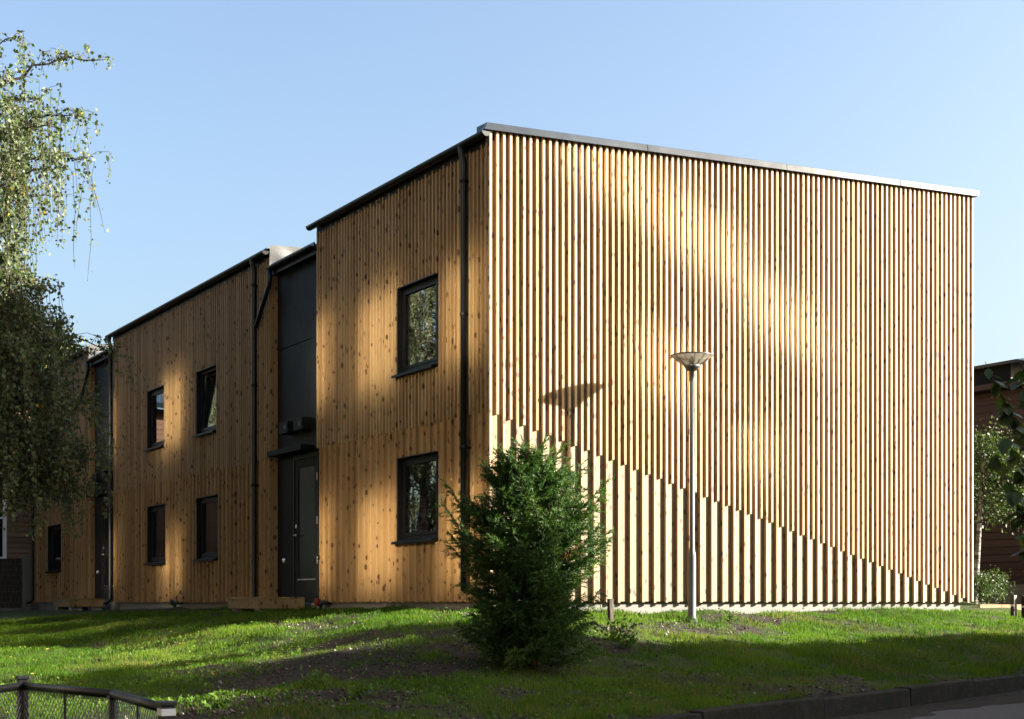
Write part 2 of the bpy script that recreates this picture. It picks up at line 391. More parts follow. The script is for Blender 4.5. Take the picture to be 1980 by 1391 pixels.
def holed_wall(m, axis, s0, s1, z0, z1, o0, o1, holes):
    """boxes filling [s0,s1]x[z0,z1] around rectangular holes; axis 'Y' = long front, 'X' = gable"""
    cuts = sorted({s0, s1, *[h[0] for h in holes], *[h[1] for h in holes]})
    for a, b in zip(cuts[:-1], cuts[1:]):
        spans = sorted([(h[2], h[3]) for h in holes if h[0] < (a + b) / 2 < h[1]]); z = z0
        for ha, hb in spans + [(z1, z1)]:
            if ha > z:
                m.box(o0, a, z, o1, b, ha) if axis == 'Y' else m.box(a, o0, z, b, o1, ha)
            z = hb
def window(parent, s0, s1, z0, z1, tilt=0., wmesh=FRAME):
    """opening in the long front: frame (> sash, pane, sill, lining)"""
    fr = MB(); t = .018
    fr.box(.046, s0, z0, .15, s0 + t, z1).box(-.004, s1 - t, z0, .15, s1, z1)
    fr.box(-.004, s0 + t, z1 - t, .15, s1 - t, z1).box(.02, s0 + t, z0, .15, s1 - t, z0 + .03)
    a, b, c, d = s0 + t, s1 - t, z0 + .03, z1 - t; k = .05
    fr.box(.075, a, c, .135, a + k, d).box(.075, b - k, c, .135, b, d).box(.075, a + k, d - k, .135, b - k, d).box(.075, a + k, c, .135, b - k, c + k)
    f = fr.obj('window', FRAME, parent, bevel=.002)
    a += k; b -= k; c += k; d -= k; k = .045
    def hinge(p):
        x, y, z = p; dz = d - z
        return (x + math.sin(tilt) * (z - c), y, c + math.cos(tilt) * (z - c)) if tilt else p
    sm = MB(); e = .003
    x0, x1 = (.068, .118)
    sm.box(x0, a + e, c + e, x1, a + k, d - e).box(x0, b - k, c + e, x1, b - e, d - e).box(x0, a + k, d - k, x1, b - k, d - e).box(x0, a + k, c + e, x1, b - k, c + k)
    sm.v = [hinge(p) for p in sm.v]; sm.obj('sash', FRAME, f, bevel=.002)
    pm = MB().poly([hinge(p) for p in ((.095, a + k, c + k), (.095, a + k, d - k), (.095, b - k, d - k), (.095, b - k, c + k))]); pm.obj('pane', GLASS, f)
    si = MB(); ov = .065; y0, y1 = s0 + .002, s1 + .06
    si.hexa([(-ov, y0, z0 - .035), (.05, y0, z0 - .02), (.05, s1 - .002, z0 - .02), (-ov, y1, z0 - .035), (-ov, y0, z0 + .002), (.05, y0, z0 + .028), (.05, s1 - .002, z0 + .028), (-ov, y1, z0 + .002)])
    si.obj('sill', FRAME, f, bevel=.003)
    MB().box(.152, s1 - t - .03, z0, .33, s1 - t, z1).box(.152, s0 + t, z0, .33, s0 + t + .03, z1).box(.152, s0 + t + .03, z0, .33, s1 - t - .03, z0 + .03).obj('lining', WHITE, f)
    return f
def gutter(parent, s0, s1, z, x=-.085, r=.062):
    m = MB(); n = 9; base = len(m.v)
    for s in (s0, s1):
        for rr in (r, r - .006):
            for k in range(n):
                t = math.pi + math.pi * k / (n - 1); m.v.append((x + rr * math.cos(t), s, z + rr * math.sin(t)))
    def q(i, j, k): return i * 2 * n + j * n + k
    for k in range(n - 1):
        m.f.append((q(0, 0, k), q(0, 0, k + 1), q(1, 0, k + 1), q(1, 0, k))); m.f.append((q(0, 1, k), q(1, 1, k), q(1, 1, k + 1), q(0, 1, k + 1)))
    for j in (0, n - 1): m.f.append((q(0, 0, j), q(1, 0, j), q(1, 1, j), q(0, 1, j)))
    m.f.append(tuple(q(0, 0, k) for k in range(n))); m.f.append(tuple(q(1, 0, k) for k in reversed(range(n))))
    return m.obj('gutter', PIPE, parent)
def downpipe(parent, s, ztop, zbot=-.02, x=-.06, r=.042, shoe=True):
    pts = [(x - .03, s, ztop), (x - .03, s, ztop - .10), (x, s, ztop - .2), (x, s, zbot + .14)]
    if shoe: pts += [(x - .015, s, zbot + .08), (x - .08, s, zbot + .02), (x - .16, s, zbot)]
    p = tube_arc('downpipe', pts, [r * 1.35, r, r] + [r] * (len(pts) - 3), PIPE, parent, 12)
    z = ztop - .45
    while z > .4:
        MB().lathe((x, s, z), [(r + .001, -.025), (r + .009, -.02), (r + .009, .02), (r + .001, .025)], 12).box(x, s - .012, z - .012, .045, s + .012, z + .012).obj('bracket', DOORM, p); z -= 1.72
    return p
def front_battens(parent, s0, s1, ztop, holes, skip=0.):
    n = int((s1 - s0) / BP + .5); out = []
    for j in range(n + 1):
        y = s0 + j * BP
        if y + BW > s1 + .01: break
        if y < skip: continue
        dz = br.uniform(-.004, .004); dx = br.uniform(-.002, .002); odd = j % 2 == 1
        lo = ZLINE + dz if odd else br.uniform(-.004, .004)
        segs = [(lo, ztop)]
        for a, b, c, d in holes:
            if y + BW > a - .004 and y < b + .004:
                nxt = []
                for p, q in segs:
                    if p < c - .03: nxt.append((p, min(q, c - .038)))
                    if q > d + .002: nxt.append((max(p, d + .002), q))
                    if not (p < c - .03) and not (q > d + .002): pass
                segs = nxt
        for p, q in segs:
            if q - p > .02: batten(parent, dx, y, p, BD - .001 - dx, BW, q - p)
def interior(parent, y0, y1):
    m = MB(); m.box(3.0, y0 + .25, -.1, 3.1, y1 - .25, 5.7); m.box(.22, y0 + .25, 2.66, 3.0, y1 - .25, 2.76); m.box(.22, y0 + .25, -.2, 3.0, y1 - .25, -.05)
    return m.obj('interior', ROOM, parent)
def roof_slab(parent, y0, y1):
    m = MB(); ov = .02
    def z(x, d): return roofz(x) + d
    x0, x1 = -.02, XE + .05
    m.hexa([(x0, y0, z(x0, -.03)), (x1, y0, z(x1, -.03)), (x1, y1, z(x1, -.03)), (x0, y1, z(x0, -.03)), (x0, y0, z(x0, .05)), (x1, y0, z(x1, .05)), (x1, y1, z(x1, .05)), (x0, y1, z(x0, .05))])
    r = m.obj('roof', MEMB, parent)
    # eave flashing: a folded dark strip above the gutter
    e = MB(); e.hexa([(-.065, y0 - .0, 5.925), (.0, y0, 5.945), (.0, y1, 5.945), (-.065, y1, 5.925), (-.055, y0, 5.985), (.16, y0, 6.025), (.16, y1, 6.025), (-.055, y1, 5.985)])
    e.obj('flashing', FLASH, r)
    fb = MB().box(.0, y0 + .06, 5.80, .043, y1 - .02, 5.924); fb.obj('eave_board', FRAME, r)
    return r

def house(s0, s1, holes, label, near_gable, skip=0., tilt=None):
    h = thing('timber_house', (0, s0, 0), label, 'house', 'timber clad terrace houses')
    m = MB(); holed_wall(m, 'Y', s0 + (.045 if near_gable else .0), s1, .012, ZT, BD, .20, holes)
    m.obj('wall', PINE_S, h)
    m = MB()
    m.hexa([(.2, s1 - .15, .01), (XE, s1 - .15, .01), (XE, s1, .01), (.2, s1, .01), (.2, s1 - .15, roofz(.2) - .04), (XE, s1 - .15, roofz(XE) - .04), (XE, s1, roofz(XE) - .04), (.2, s1, roofz(.2) - .04)])
    m.hexa([(XE - .15, s0 + .2, .01), (XE - .001, s0 + .2, .01), (XE - .001, s1 - .16, .01), (XE - .15, s1 - .16, .01)] + [(x, y, roofz(x) - .04) for x, y in ((XE - .15, s0 + .2), (XE - .001, s0 + .2), (XE - .001, s1 - .16), (XE - .15, s1 - .16))])
    m.obj('rear_wall', PINE_B, h)
    y = s0 + BD
    g0 = .2 if not near_gable else .2
    MB().hexa([(.2, y, .012), (XE - .002, y, .012), (XE - .002, y + .15, .012), (.2, y + .15, .012)] + [(x, yy, roofz(x) - .04) for x, yy in ((.2, y), (XE - .002, y), (XE - .002, y + .15), (.2, y + .15))]).obj('gable_wall', PINE_B if near_gable else MEMB, h)
    # concrete base set back under the cladding, cast in lengths
    pl = MB(); yy = s0 + .123
    while yy < s1 - .13:
        y2 = min(yy + 2.4, s1 - .12); pl.box(.122, yy + .003, -1.2, .4, y2 - .003, .011); yy = y2
    p = pl.obj('base', CONC, h)
    if near_gable:
        pg = MB(); xx = .402
        while xx < XE - .2:
            x2 = min(xx + 1.21, XE - .17); pg.box(xx + .002, s0 + .121, -1.2, x2 - .002, s0 + .4, .011); xx = x2
        pg.box(.124, s0 + .121, -1.2, .4, s0 + .4, .0105); pg.obj('base', CONC, h)
    else:
        MB().box(.124, s0 + .0, -1.2, .4, s0 + .12, .0).obj('base', CONC, h)
    for i, hl in enumerate(holes): window(h, *hl, tilt=rad(5.5) if tilt == i else 0.)
    front_battens(h, s0, s1, ZT - .02, holes, skip)
    r = roof_slab(h, s0 + .05, s1 + .02); interior(h, s0, s1)
    gutter(h, s0 - .06, s1 + .10, 5.925)
    return h, r

MAINH = [(1.43, 2.56, 3.20, 4.44), (1.43, 2.56, .85, 2.04)]
H1, R1 = house(0, 5.33, MAINH, 'nearest timber house, its slatted gable wall in full sun', True, skip=.06)
# sunlit gable: battens every .1 m, every second one ending on the falling diagonal
for k in range(90):
    x = k * BP; top = roofz(x) - .004; jit = br.uniform(-.0025, .0025)
    lo = br.uniform(-.006, .004)
    if k % 2 == 1: lo = max(lo, 8.24 * (44.75 - k / 2) / 153.0 + br.uniform(-.004, .004))
    batten(H1, x, jit, lo, BW, BD - .001 - jit, top - lo, unit_gable)
# gable fascia in lengths with lapped joints
edges = [-.115, 2.45, 4.95, 7.25, XE + .075]
for i in range(4):
    a, b = edges[i] + (.0015 if i else 0), edges[i + 1] - .0015; pr = .002 * (i % 2)
    m = MB(); z0, z1 = -.006, .088
    P = lambda x, y, d: (x, y, roofz(x) + d)
    a2 = a + .05 if i == 0 else a
    m.hexa([P(a, -.055 - pr, z0), P(b, -.055 - pr, z0), P(b, .22, z0 + .02), P(a2, .22, z0 + .02), P(a2, -.045 - pr, z1), P(b, -.045 - pr, z1), P(b, .22, z1 + .01), P(a2, .22, z1 + .01)])
    m.obj('flashing', FLASH, R1, bevel=.004)
downpipe(H1, .56, 5.90, zbot=.0, shoe=False)

H2H = [(9.85, 10.91, 3.17, 4.39), (12.84, 13.92, 3.17, 4.39), (9.85, 10.91, .80, 1.99), (12.84, 13.92, .80, 1.99)]
H2, R2 = house(7.30, 16.40, H2H, 'middle timber house with four windows, standing in the shade', False, tilt=0)
downpipe(H2, 7.82, 5.90)
downpipe(H2, 16.36, 5.90)
H3H = [(20.97, 22.1, .78, 1.95), (20.97, 22.1, 3.17, 4.39)]
H3, R3 = house(18.35, 23.65, H3H, 'farthest timber house, half hidden behind the birch', False)
downpipe(H3, 23.5, 5.90)
for hh, s in ((H2, 7.30), (H3, 18.35)):
    # membrane skirt on the side wall above the link roof, softly wrinkled, and a pale corner strip
    nx, nz = 40, 10; V = []; Fc = []
    for j in range(nz + 1):
        for i in range(nx + 1):
            x = -.01 + 2.6 * i / nx; zt = roofz(x) + .075; zb = 5.55 + SLOPE * x; z = zb + (zt - zb) * j / nz
            wv = .035 * math.sin(x * 9 + j * .5) * math.exp(-((x - .35) / .35) ** 2) * math.sin(math.pi * j / nz)
            V.append((x, s - .03 + wv * .8 - .03, z))
    for j in range(nz):
        for i in range(nx): a = j * (nx + 1) + i; Fc.append((a, a + 1, a + nx + 2, a + nx + 1))
    npmesh('membrane', V, Fc, MEMB, hh, smooth=True)
    # side-wall battens at the corner next to the entrance
    batten(hh, .02, s - .018, 0, BW, .017, 5.84)

# ------------------------------------------------------------------ dark entrance bays between the houses
def entrance(s0, s1, label):
    e = thing('entrance_bay', (.12, s0, 0), label, 'entrance', 'dark entrance bays of the terrace')
    X = .13
    MB().box(X + .03, s0, .0, X + .2, s1, 5.62).obj('backing', FRAME, e)
    MB().box(X - .03, s0, -1.2, X + .18, s1, -.002).obj('base', CONC, e)
    g = .006; dl, dr = s0 + .25, s0 + 1.17       # door leaf
    for a, b, c, d in ((s0 + .002, s0 + .21, .05, 4.245), (s0 + .002, s0 + .21, 4.257, 5.60), (s0 + .216, s1 - .005, 2.42, 4.245), (s0 + .216, s1 - .005, 4.257, 5.60), (dr + .05, s1 - .005, .05, 2.41)):
        MB().box(X, a, c, X + .028, b, d).obj('panel', PANEL, e, bevel=.002)
    fr = MB().box(X - .01, s0 + .216, .05, X + .028, dl, 2.41).box(X - .01, dr, .05, X + .028, dr + .044, 2.41).box(X - .01, dl, 2.34, X + .028, dr, 2.41)
    fr.obj('door_frame', FRAME, e)
    d = MB().box(X + .004, dl + .004, .08, X + .029, dl + .12, 2.336).box(X + .004, dl + .78, .08, X + .029, dr - .004, 2.336).box(X + .004, dl + .12, .08, X + .029, dl + .78, .38).box(X + .004, dl + .12, 2.2, X + .029, dl + .78, 2.336)
    do = d.obj('door', DOORM, e, bevel=.002)
    MB().box(X + .016, dl + .12, .38, X + .026, dl + .78, 2.2).obj('pane', GLASSD, do)
    MB().box(X - .006, dl + .10, .365, X + .01, dl + .80, .38).obj('drip_strip', STEEL, do)
    for z in (.62, 1.25, 1.95): MB().tube([(X - .012, dl - .004, z), (X - .012, dl - .004, z + .12)], .008, 8).obj('hinge', STEEL, do)
    hm = MB().tube([(X - .012, dr - .06, 1.10), (X - .05, dr - .06, 1.10), (X - .055, dr - .17, 1.10)], .009, 8); hm.lathe((X - .004, dr - .06, 1.1), [(0, -.02), (.02, -.02), (.02, .02), (0, .02)], 10)
    hm.obj('handle', STEEL, do, smooth=True)
    MB().box(X - .012, dr - .085, 1.22, X + .003, dr - .045, 1.28).obj('lock', STEEL, do, bevel=.004)
    MB().lathe((X - .014, s1 - .32, .70), [(0, -.03), (.03, -.03), (.036, 0), (.03, .03), (0, .03)], 12).box(X - .03, s1 - .335, .66, X, s1 - .305, .74).obj('bell_knob', STEEL, e)
    c = MB().box(-.09, s0 + .42, 2.44, X - .001, s1 - .06, 2.53).obj('canopy', PANEL, e, bevel=.004)
    for a in (s0 + .45, s0 + 1.05):
        v = MB().box(-.05, a, 2.78, X - .001, a + .36, 2.97).obj('wall_fitting', PANEL, e, bevel=.004)
        MB().tube([(-.056, a + .1, 2.875), (-.04, a + .1, 2.875)], .045, 14).obj('round_opening', BLACKP, v)
    rf = MB().hexa([(-.01, s0 + .03, 5.60), (XE, s0 + .03, 5.60 + SLOPE * XE), (XE, s1 - .1, 5.60 + SLOPE * XE), (-.01, s1 - .1, 5.60), (-.01, s0 + .03, 5.66), (XE, s0 + .03, 5.66 + SLOPE * XE), (XE, s1 - .1, 5.66 + SLOPE * XE), (-.01, s1 - .1, 5.66)]).obj('roof', MEMB, e)
    MB().box(-.035, s0 + .03, 5.60, -.012, s1 - .1, 5.685).obj('flashing', FLASH, rf)
    MB().box(-.01, s0 + .01, 5.50, X - .002, s1 - .1, 5.598).obj('eave_board', FRAME, rf)
    gutter(e, s0 + .02, s1 - .06, 5.62, x=-.07, r=.05)
    s = s1 - .14; t = s1 + .46
    tube_arc('downpipe', [(-.07, s, 5.58), (-.07, s, 5.40), (-.07, s + .03, 5.32), (-.075, s + .28, 5.06), (-.075, s + .44, 4.88), (-.065, t + .02, 4.72)], [.055, .04, .04, .04, .04, .04], PIPE, e, 12)
    return e
GLASSD = M('door_glass', .25, col=(.0025, .003, .003), spec=.12).m
entrance(5.335, 7.235, 'dark grey entrance bay with door between the nearest and middle houses')
entrance(16.44, 18.29, 'narrow dark entrance bay beside the farthest house, behind birch twigs')

def wooden_step(y0, y1, label):
    t = thing('wooden_step', (-.45, (y0 + y1) / 2, -.1), label, 'step', 'wooden door steps')
    x0, x1 = -.86, -.075
    n = 6
    for i in range(n):
        a = x0 - .015 + (x1 - x0 + .015) * i / n; b = x0 - .015 + (x1 - x0 + .015) * (i + 1) / n - .006
        MB().box(a, y0 - .015, .055, b, y1 + .015, .083).obj('plank', STEPW, t, bevel=.003)
    MB().box(x0, y0, -.10, x0 + .03, y1, .054).obj('side_board', STEPW, t, bevel=.002)
    MB().box(x0 + .031, y0, -.10, x1, y0 + .03, .054).obj('side_board', STEPW, t, bevel=.002)
    MB().box(x0 + .031, y1 - .03, -.10, x1, y1, .054).obj('side_board', STEPW, t, bevel=.002)
    for (a, b) in ((x0 + .04, y0 + .04), (x1 - .3, y0 + .04), (x0 + .04, y1 - .3), (x1 - .3, y1 - .3)):
        MB().box(a, b, -.45, a + .24, b + .24, -.101).obj('concrete_block', CONC, t, bevel=.008)
wooden_step(5.62, 6.95, 'low wooden step on concrete blocks at the nearer dark door')
wooden_step(16.7, 18.2, 'shaded wooden step at the farther door beside the birch')

# hose bibs low on the front wall
for (y, lab, colr) in ((5.03, 'round red capped pipe outlet low beside the nearer door step', REDP), (12.0, 'small dark pipe outlet at the foot of the middle house', BLACKP)):
    t = thing('pipe_outlet', (-.06, y, 0), lab, 'outlet')
    MB().tube([(.1, y, -.0), (-.10, y, .0)], .035, 12).obj('pipe', BLACKP, t)
    MB().tube([(-.10, y, .0), (-.15, y, .0)], .062, 16).obj('cap', colr, t)
    for x in (-.045, -.075): MB().tube([(x, y, 0), (x - .012, y, 0)], .055, 16).obj('ring', STEEL, t)
    MB().tube([(-.04, y + .03, -.03), (-.05, y + .1, -.16), (-.05, y + .12, -.3)], .03, 8).obj('elbow', GREENP, t)

# ------------------------------------------------------------------ street lamp
def lamp():
    # stands .86 m in front of the gable
    d = F + R * ((1338 - HX) / FPX); k = (-.86 - CAM.y) / d.y; base = CAM + d * k
    b = Vector((base.x, base.y, ground_at(base))); s = k / FPX
    t = thing('street_lamp', b, 'galvanised lamp post with a clear bowl head before the sunlit gable', 'lamp post')
    z = lambda py: (HY - py) * s
    cx = (b.x, b.y, 0)
    MB().lathe(cx, [(.0, b.z - .3), (.075, b.z - .3), (.075, b.z + .03), (.058, b.z + .035), (.052, b.z + .05), (.052, z(1078)), (.047, z(1070)), (.036, z(1064)), (.034, z(1060))], 20).obj('sleeve', GALV, t, smooth=True)
    MB().lathe(cx, [(.033, z(1066)), (.030, z(730)), (0, z(730))], 16).obj('pole', GALV, t, smooth=True)
    hd = MB().lathe(cx, [(.036, z(738)), (.036, z(718)), (.06, z(717)), (.098, z(711)), (.112, z(707)), (.10, z(706.5)), (0, z(706.5))], 24).obj('lamp_cup', BLACKP, t, smooth=True)
    ro = .272
    MB().lathe(cx, [(.110, z(706)), (.17, z(701)), (.232, z(694)), (ro, z(689))], 32).obj('bowl', LGLASS, t, smooth=True)
    for q in range(12):
        a = 2 * math.pi * q / 12; c, s_ = math.cos(a), math.sin(a)
        MB().tube([(b.x + c * rr, b.y + s_ * rr, z(py) + .001) for rr, py in ((.109, 706), (.171, 700.8), (.233, 693.6), (ro, 688.6))], .004, 5).obj('rib', GALV, t)
    MB().lathe(cx, [(ro + .004, z(690)), (ro + .012, z(688.2)), (ro + .002, z(686.8)), (.16, z(685.2)), (0, z(684.4))], 32).obj('lid', LIDM, t, smooth=True)
    MB().lathe(cx, [(0, z(705)), (.03, z(705)), (.035, z(696)), (.02, z(690)), (0, z(689))], 16).obj('bulb', WHITE, t, smooth=True)
LIDM = M('lamp_lid', .4, col=(.10, .095, .085)); _t = LIDM.t.nodes.new('ShaderNodeBsdfTranslucent'); _t.inputs[0].default_value = (.13, .118, .10, 1)
_x = LIDM.t.nodes.new('ShaderNodeMixShader'); _x.inputs[0].default_value = .6; LIDM.l(LIDM.b.outputs[0], _x.inputs[1]); LIDM.l(_t.outputs[0], _x.inputs[2]); LIDM.l(_x.outputs[0], LIDM.t.nodes['Material Output'].inputs[0]); LIDM = LIDM.m
lamp()

# ------------------------------------------------------------------ grass, weeds and litter
def visible_side(xc, Z):
    x, y = w2(xc, Z)
    house_ = (x > .1) & (y > .1)
    return (kerb_side(xc, Z) < -.085) & ~house_
def blades(name, N, Zr, hmin, hmax, wd, mat, dens=None, seed=1, lean=.45):
    r = np.random.default_rng(seed); Z = r.uniform(*Zr, N); xc = r.uniform(-.40, .40, N) * Z + r.normal(0, .3, N)
    keep = r.random(N) < (Z / Zr[1]) ; xc, Z = xc[keep], Z[keep]
    c = cover(xc, Z); tuft = vnoise(xc, Z, 31, .13) * .55 + vnoise(xc, Z, 32, .42) * .6 - .08
    keep = visible_side(xc, Z) & (r.random(len(Z)) < np.clip(c * 1.25 - .12, .015, 1) * np.clip(.1 + tuft * 1.6, 0, 1)); xc, Z, c, tuft = xc[keep], Z[keep], c[keep], tuft[keep]
    n = len(Z); x, y = w2(xc, Z); z = gz(xc, Z) - .004
    h = r.uniform(hmin, hmax, n) * (.4 + 1.3 * tuft) * (.6 + .4 * c) * np.where(kerb_side(xc, Z) > -.35, 1.5, 1); a = r.uniform(0, 2 * np.pi, n); ln = np.abs(r.normal(0, lean, n)) * h
    w_ = wd * r.uniform(.6, 1.3, n) * (Z / 14) ** .5; ca, sa = np.cos(a), np.sin(a); b = r.uniform(0, 2 * np.pi, n)
    cb, sb = np.cos(b), np.sin(b); V = np.empty((n, 5, 3))
    V[:, 0] = np.stack([x - ca * w_, y - sa * w_, z], 1); V[:, 1] = np.stack([x + ca * w_, y + sa * w_, z], 1)
    mx, my, mz = x + cb * ln * .35, y + sb * ln * .35, z + h * .6
    V[:, 2] = np.stack([mx + ca * w_ * .8, my + sa * w_ * .8, mz], 1); V[:, 3] = np.stack([mx - ca * w_ * .8, my - sa * w_ * .8, mz], 1)
    V[:, 4] = np.stack([x + cb * ln, y + sb * ln, z + h], 1)
    i = np.arange(n)[:, None] * 5
    Fc = np.concatenate([i + [0, 1, 2], i + [0, 2, 3], i + [3, 2, 4]], 0)
    hue = np.clip(.5 + (vnoise(xc, Z, 41, .9) - .5) * .7 + r.normal(0, .16, n) + (1 - c) * .15, 0, .86); hue = np.where(r.random(n) < .03 + .45 * np.clip(vnoise(xc, Z, 61, .8) * 2.2 - 1.25 + np.exp(-((kerb_side(xc, Z) + 1.0) / .9) ** 2) * .35, 0, 1), 1., hue)
    o = npmesh(name, V.reshape(-1, 3), Fc, mat, attr={'hue': np.repeat(hue, 5)}); return o
tag(blades('grass', 900000, (8.2, 26), .03, .066, .0024, GRASSM, seed=5), 'short green lawn grass thinning over bare soil', 'grass', kind='stuff')

def leafcloud(P, size, r, hue, aspect=.75, droop=.3, fold=True):
    """rhombic leaves at points P, returns V, F, hue; a leaf is two triangles folded along its rib"""
    n = len(P); d = r.normal(0, 1, (n, 3)); d[:, 2] -= droop * 2; d /= np.linalg.norm(d, axis=1)[:, None]
    q = r.normal(0, 1, (n, 3)); s_ = np.cross(d, q); s_ /= np.linalg.norm(s_, axis=1)[:, None]; nn = np.cross(d, s_)
    L = size * r.uniform(.65, 1.25, n)[:, None]; W = L * aspect * .5
    V = np.empty((n, 4, 3)); V[:, 0] = P; V[:, 1] = P + d * L * .42 + s_ * W + nn * W * .3; V[:, 2] = P + d * L; V[:, 3] = P + d * L * .42 - s_ * W + nn * W * .3
    i = np.arange(n)[:, None] * 4
    return V.reshape(-1, 3), np.concatenate([i + [0, 1, 2], i + [0, 2, 3]], 0), np.repeat(hue, 4)

def litter():
    r = np.random.default_rng(9); N = 900; Z = r.uniform(9.5, 26, N); xc = r.uniform(-.36, .1, N) * Z
    keep = visible_side(xc, Z) & (r.random(N) < np.clip(.15 - xc / 7, .12, 1)); xc, Z = xc[keep], Z[keep]; x, y = w2(xc, Z); z = gz(xc, Z) + r.uniform(.01, .04, len(Z))
    V, Fc, h = leafcloud(np.stack([x, y, z], 1), .042, r, np.clip(r.normal(.45, .3, len(Z)), 0, 1), .8, 0)
    V = V.reshape(-1, 4, 3); c = V[:, :1, 2].copy(); V[:, :, 2] = c + (V[:, :, 2] - c) * .3
    tag(npmesh('fallen_leaves', V.reshape(-1, 3), Fc, DRYLEAF, attr={'hue': h}), 'small yellow birch leaves fallen on the shaded lawn', 'fallen leaves', kind='stuff')
    # pebbles and crumbs of soil on the bare patches
    N = 16000; Z = r.uniform(9.3, 21, N); xc = r.uniform(-.30, .34, N) * Z; c = cover(xc, Z)
    keep = visible_side(xc, Z) & (r.random(N) < (1 - c) * 1.3 + .02); xc, Z = xc[keep], Z[keep]; x, y = w2(xc, Z); z = gz(xc, Z); n = len(Z)
    s_ = np.abs(r.normal(.009, .006, n)) + .004; base = np.array([(1, 0, 0), (-.6, .8, 0), (-.5, -.9, .1), (.1, .1, .8), (0, 0, -.6)])
    V = base[None] * (s_[:, None, None] * r.uniform(.6, 1.4, (n, 5, 3))) + np.stack([x, y, z + s_ * .2], 1)[:, None]; i = np.arange(n)[:, None] * 5
    Fc = np.concatenate([i + [0, 1, 3], i + [1, 2, 3], i + [2, 0, 3], i + [1, 0, 4], i + [2, 1, 4], i + [0, 2, 4]], 0)
    tag(npmesh('pebbles', V.reshape(-1, 3), Fc, PEB, attr={'hue': np.repeat(r.random(n) ** 1.6, 5)}), 'small stones and soil crumbs on the bare patches', 'pebbles', kind='stuff')
def clover():
    r = np.random.default_rng(19); N = 60000; Z = r.uniform(9, 24, N); xc = r.uniform(-.37, .37, N) * Z
    m_ = vnoise(xc, Z, 71, .6) * .6 + vnoise(xc, Z, 72, .2) * .4
    keep = visible_side(xc, Z) & (r.random(N) < np.clip(m_ * 3.2 - 1.55, 0, 1)); xc, Z = xc[keep], Z[keep]; x, y = w2(xc, Z); z = gz(xc, Z) + r.uniform(.015, .05, len(Z))
    V, Fc, h = leafcloud(np.stack([x, y, z], 1), .032, r, r.uniform(0, 1, len(Z)), .8, -.1)
    tag(npmesh('ground_cover', V, Fc, BROADL, attr={'hue': h}), 'small round-leaved weeds growing through the lawn', 'ground cover', kind='stuff')
PEB = leafmat('pebble', [(0, (0.0198, 0.01452, 0.01056)), (.6, (0.0594, 0.0462, 0.033)), (.9, (.09, .08, .066)), (1, (.22, .21, .19))], .0, .9)
litter()
# pale stones at the house corner
r_ = random.Random(3)
for i in range(16):
    p = plan(r_.uniform(-.66, -.1), r_.uniform(16.9, 17.6)); p.z = ground_at(p)
    m = MB(); k = r_.uniform(.025, .06); n = 7
    prof = [(0, -.4 * k), (k * r_.uniform(.8, 1.1), -.1 * k), (k * r_.uniform(.7, 1.0), .35 * k), (k * .35, .6 * k), (0, .62 * k)]
    m.lathe((p.x, p.y, p.z + .012), prof, n); m.v = [(x + r_.uniform(-.2, .2) * k, y + r_.uniform(-.2, .2) * k, z + r_.uniform(-.1, .1) * k) for x, y, z in m.v]
    tag(m.obj('stone', PALE, smooth=False), 'pale rounded stone on the ground at the house corner behind the conifer', 'stone', 'pale stones at the house corner')

def weed(px, Z, n, size, label):
    r = np.random.default_rng(int(px)); xc = (px - HX) / FPX * Z; x, y = w2(xc, Z); z = float(gz(xc, Z)[0]); P = []; V = []; Fc = []; H = []; b = 0
    t = thing('weed', (x, y, z), label, 'weed', 'leafy weeds on the bank')
    m = MB()
    for k in range(n):
        a = r.uniform(0, 6.28); e = r.uniform(.3, 1.3); L = size * r.uniform(.5, 1)
        d = Vector((math.cos(a) * math.cos(e), math.sin(a) * math.cos(e), math.sin(e))); tip = Vector((x, y, z)) + d * L
        m.tube([(x, y, z - .01), tip], [.0025, .001], 4, False)
        for q in np.linspace(.3, 1, 5): P.append(tuple(Vector((x, y, z)) + d * L * q + Vector(r.normal(0, .012, 3))))
    m.obj('stems', STEMM, t)
    V, Fc, h = leafcloud(np.array(P), .055, r, r.uniform(.5, 1, len(P)), .55, -.2); npmesh('leaves', V, Fc, BROADL, t, attr={'hue': h}, kind='stuff')
STEMM = M('green_stem', .6, col=(.06, .09, .03)).m
BROADL = leafmat('weed_leaf', [(0, (.030, .062, .010)), (1, (.070, .115, .024))], .3, .7, spec=.04)
clover()
weed(1195, 15.6, 26, .30, 'low leafy weed clump at the right foot of the conifer')
weed(1215, 15.2, 16, .2, 'small weed on the soil just right of the clump by the conifer')
weed(615, 11.9, 12, .2, 'upright weed in the bare soil of the shaded bank')
weed(690, 11.3, 14, .16, 'small pale weed in the soil left of the conifer')
weed(1410, 19.0, 10, .2, 'tall thin weed against the concrete base right of the lamp')
weed(425, 10.6, 12, .14, 'weed near the black fence in the front left corner')
# dark stake beside the conifer
t = plan((1180 - HX) / FPX * 17.6, 17.6); gzp = ground_at(t)
sm = thing('stake', (t.x, t.y, gzp), 'short dark stake in front of the concrete base beside the conifer', 'stake')
MB().hexa([Vector((t.x + a * .026 + .012, t.y + b * .026, gzp - .1)) for a, b in ((-1, -1), (1, -1), (1, 1), (-1, 1))] + [Vector((t.x + a * .028, t.y + b * .028, .035)) for a, b in ((-1, -1), (1, -1), (1, 1), (-1, 1))]).obj('post', BARKD, sm)
MB().box(t.x - .033, t.y - .033, .0352, t.x + .033, t.y + .033, .043).obj('cap', BARKD, sm)

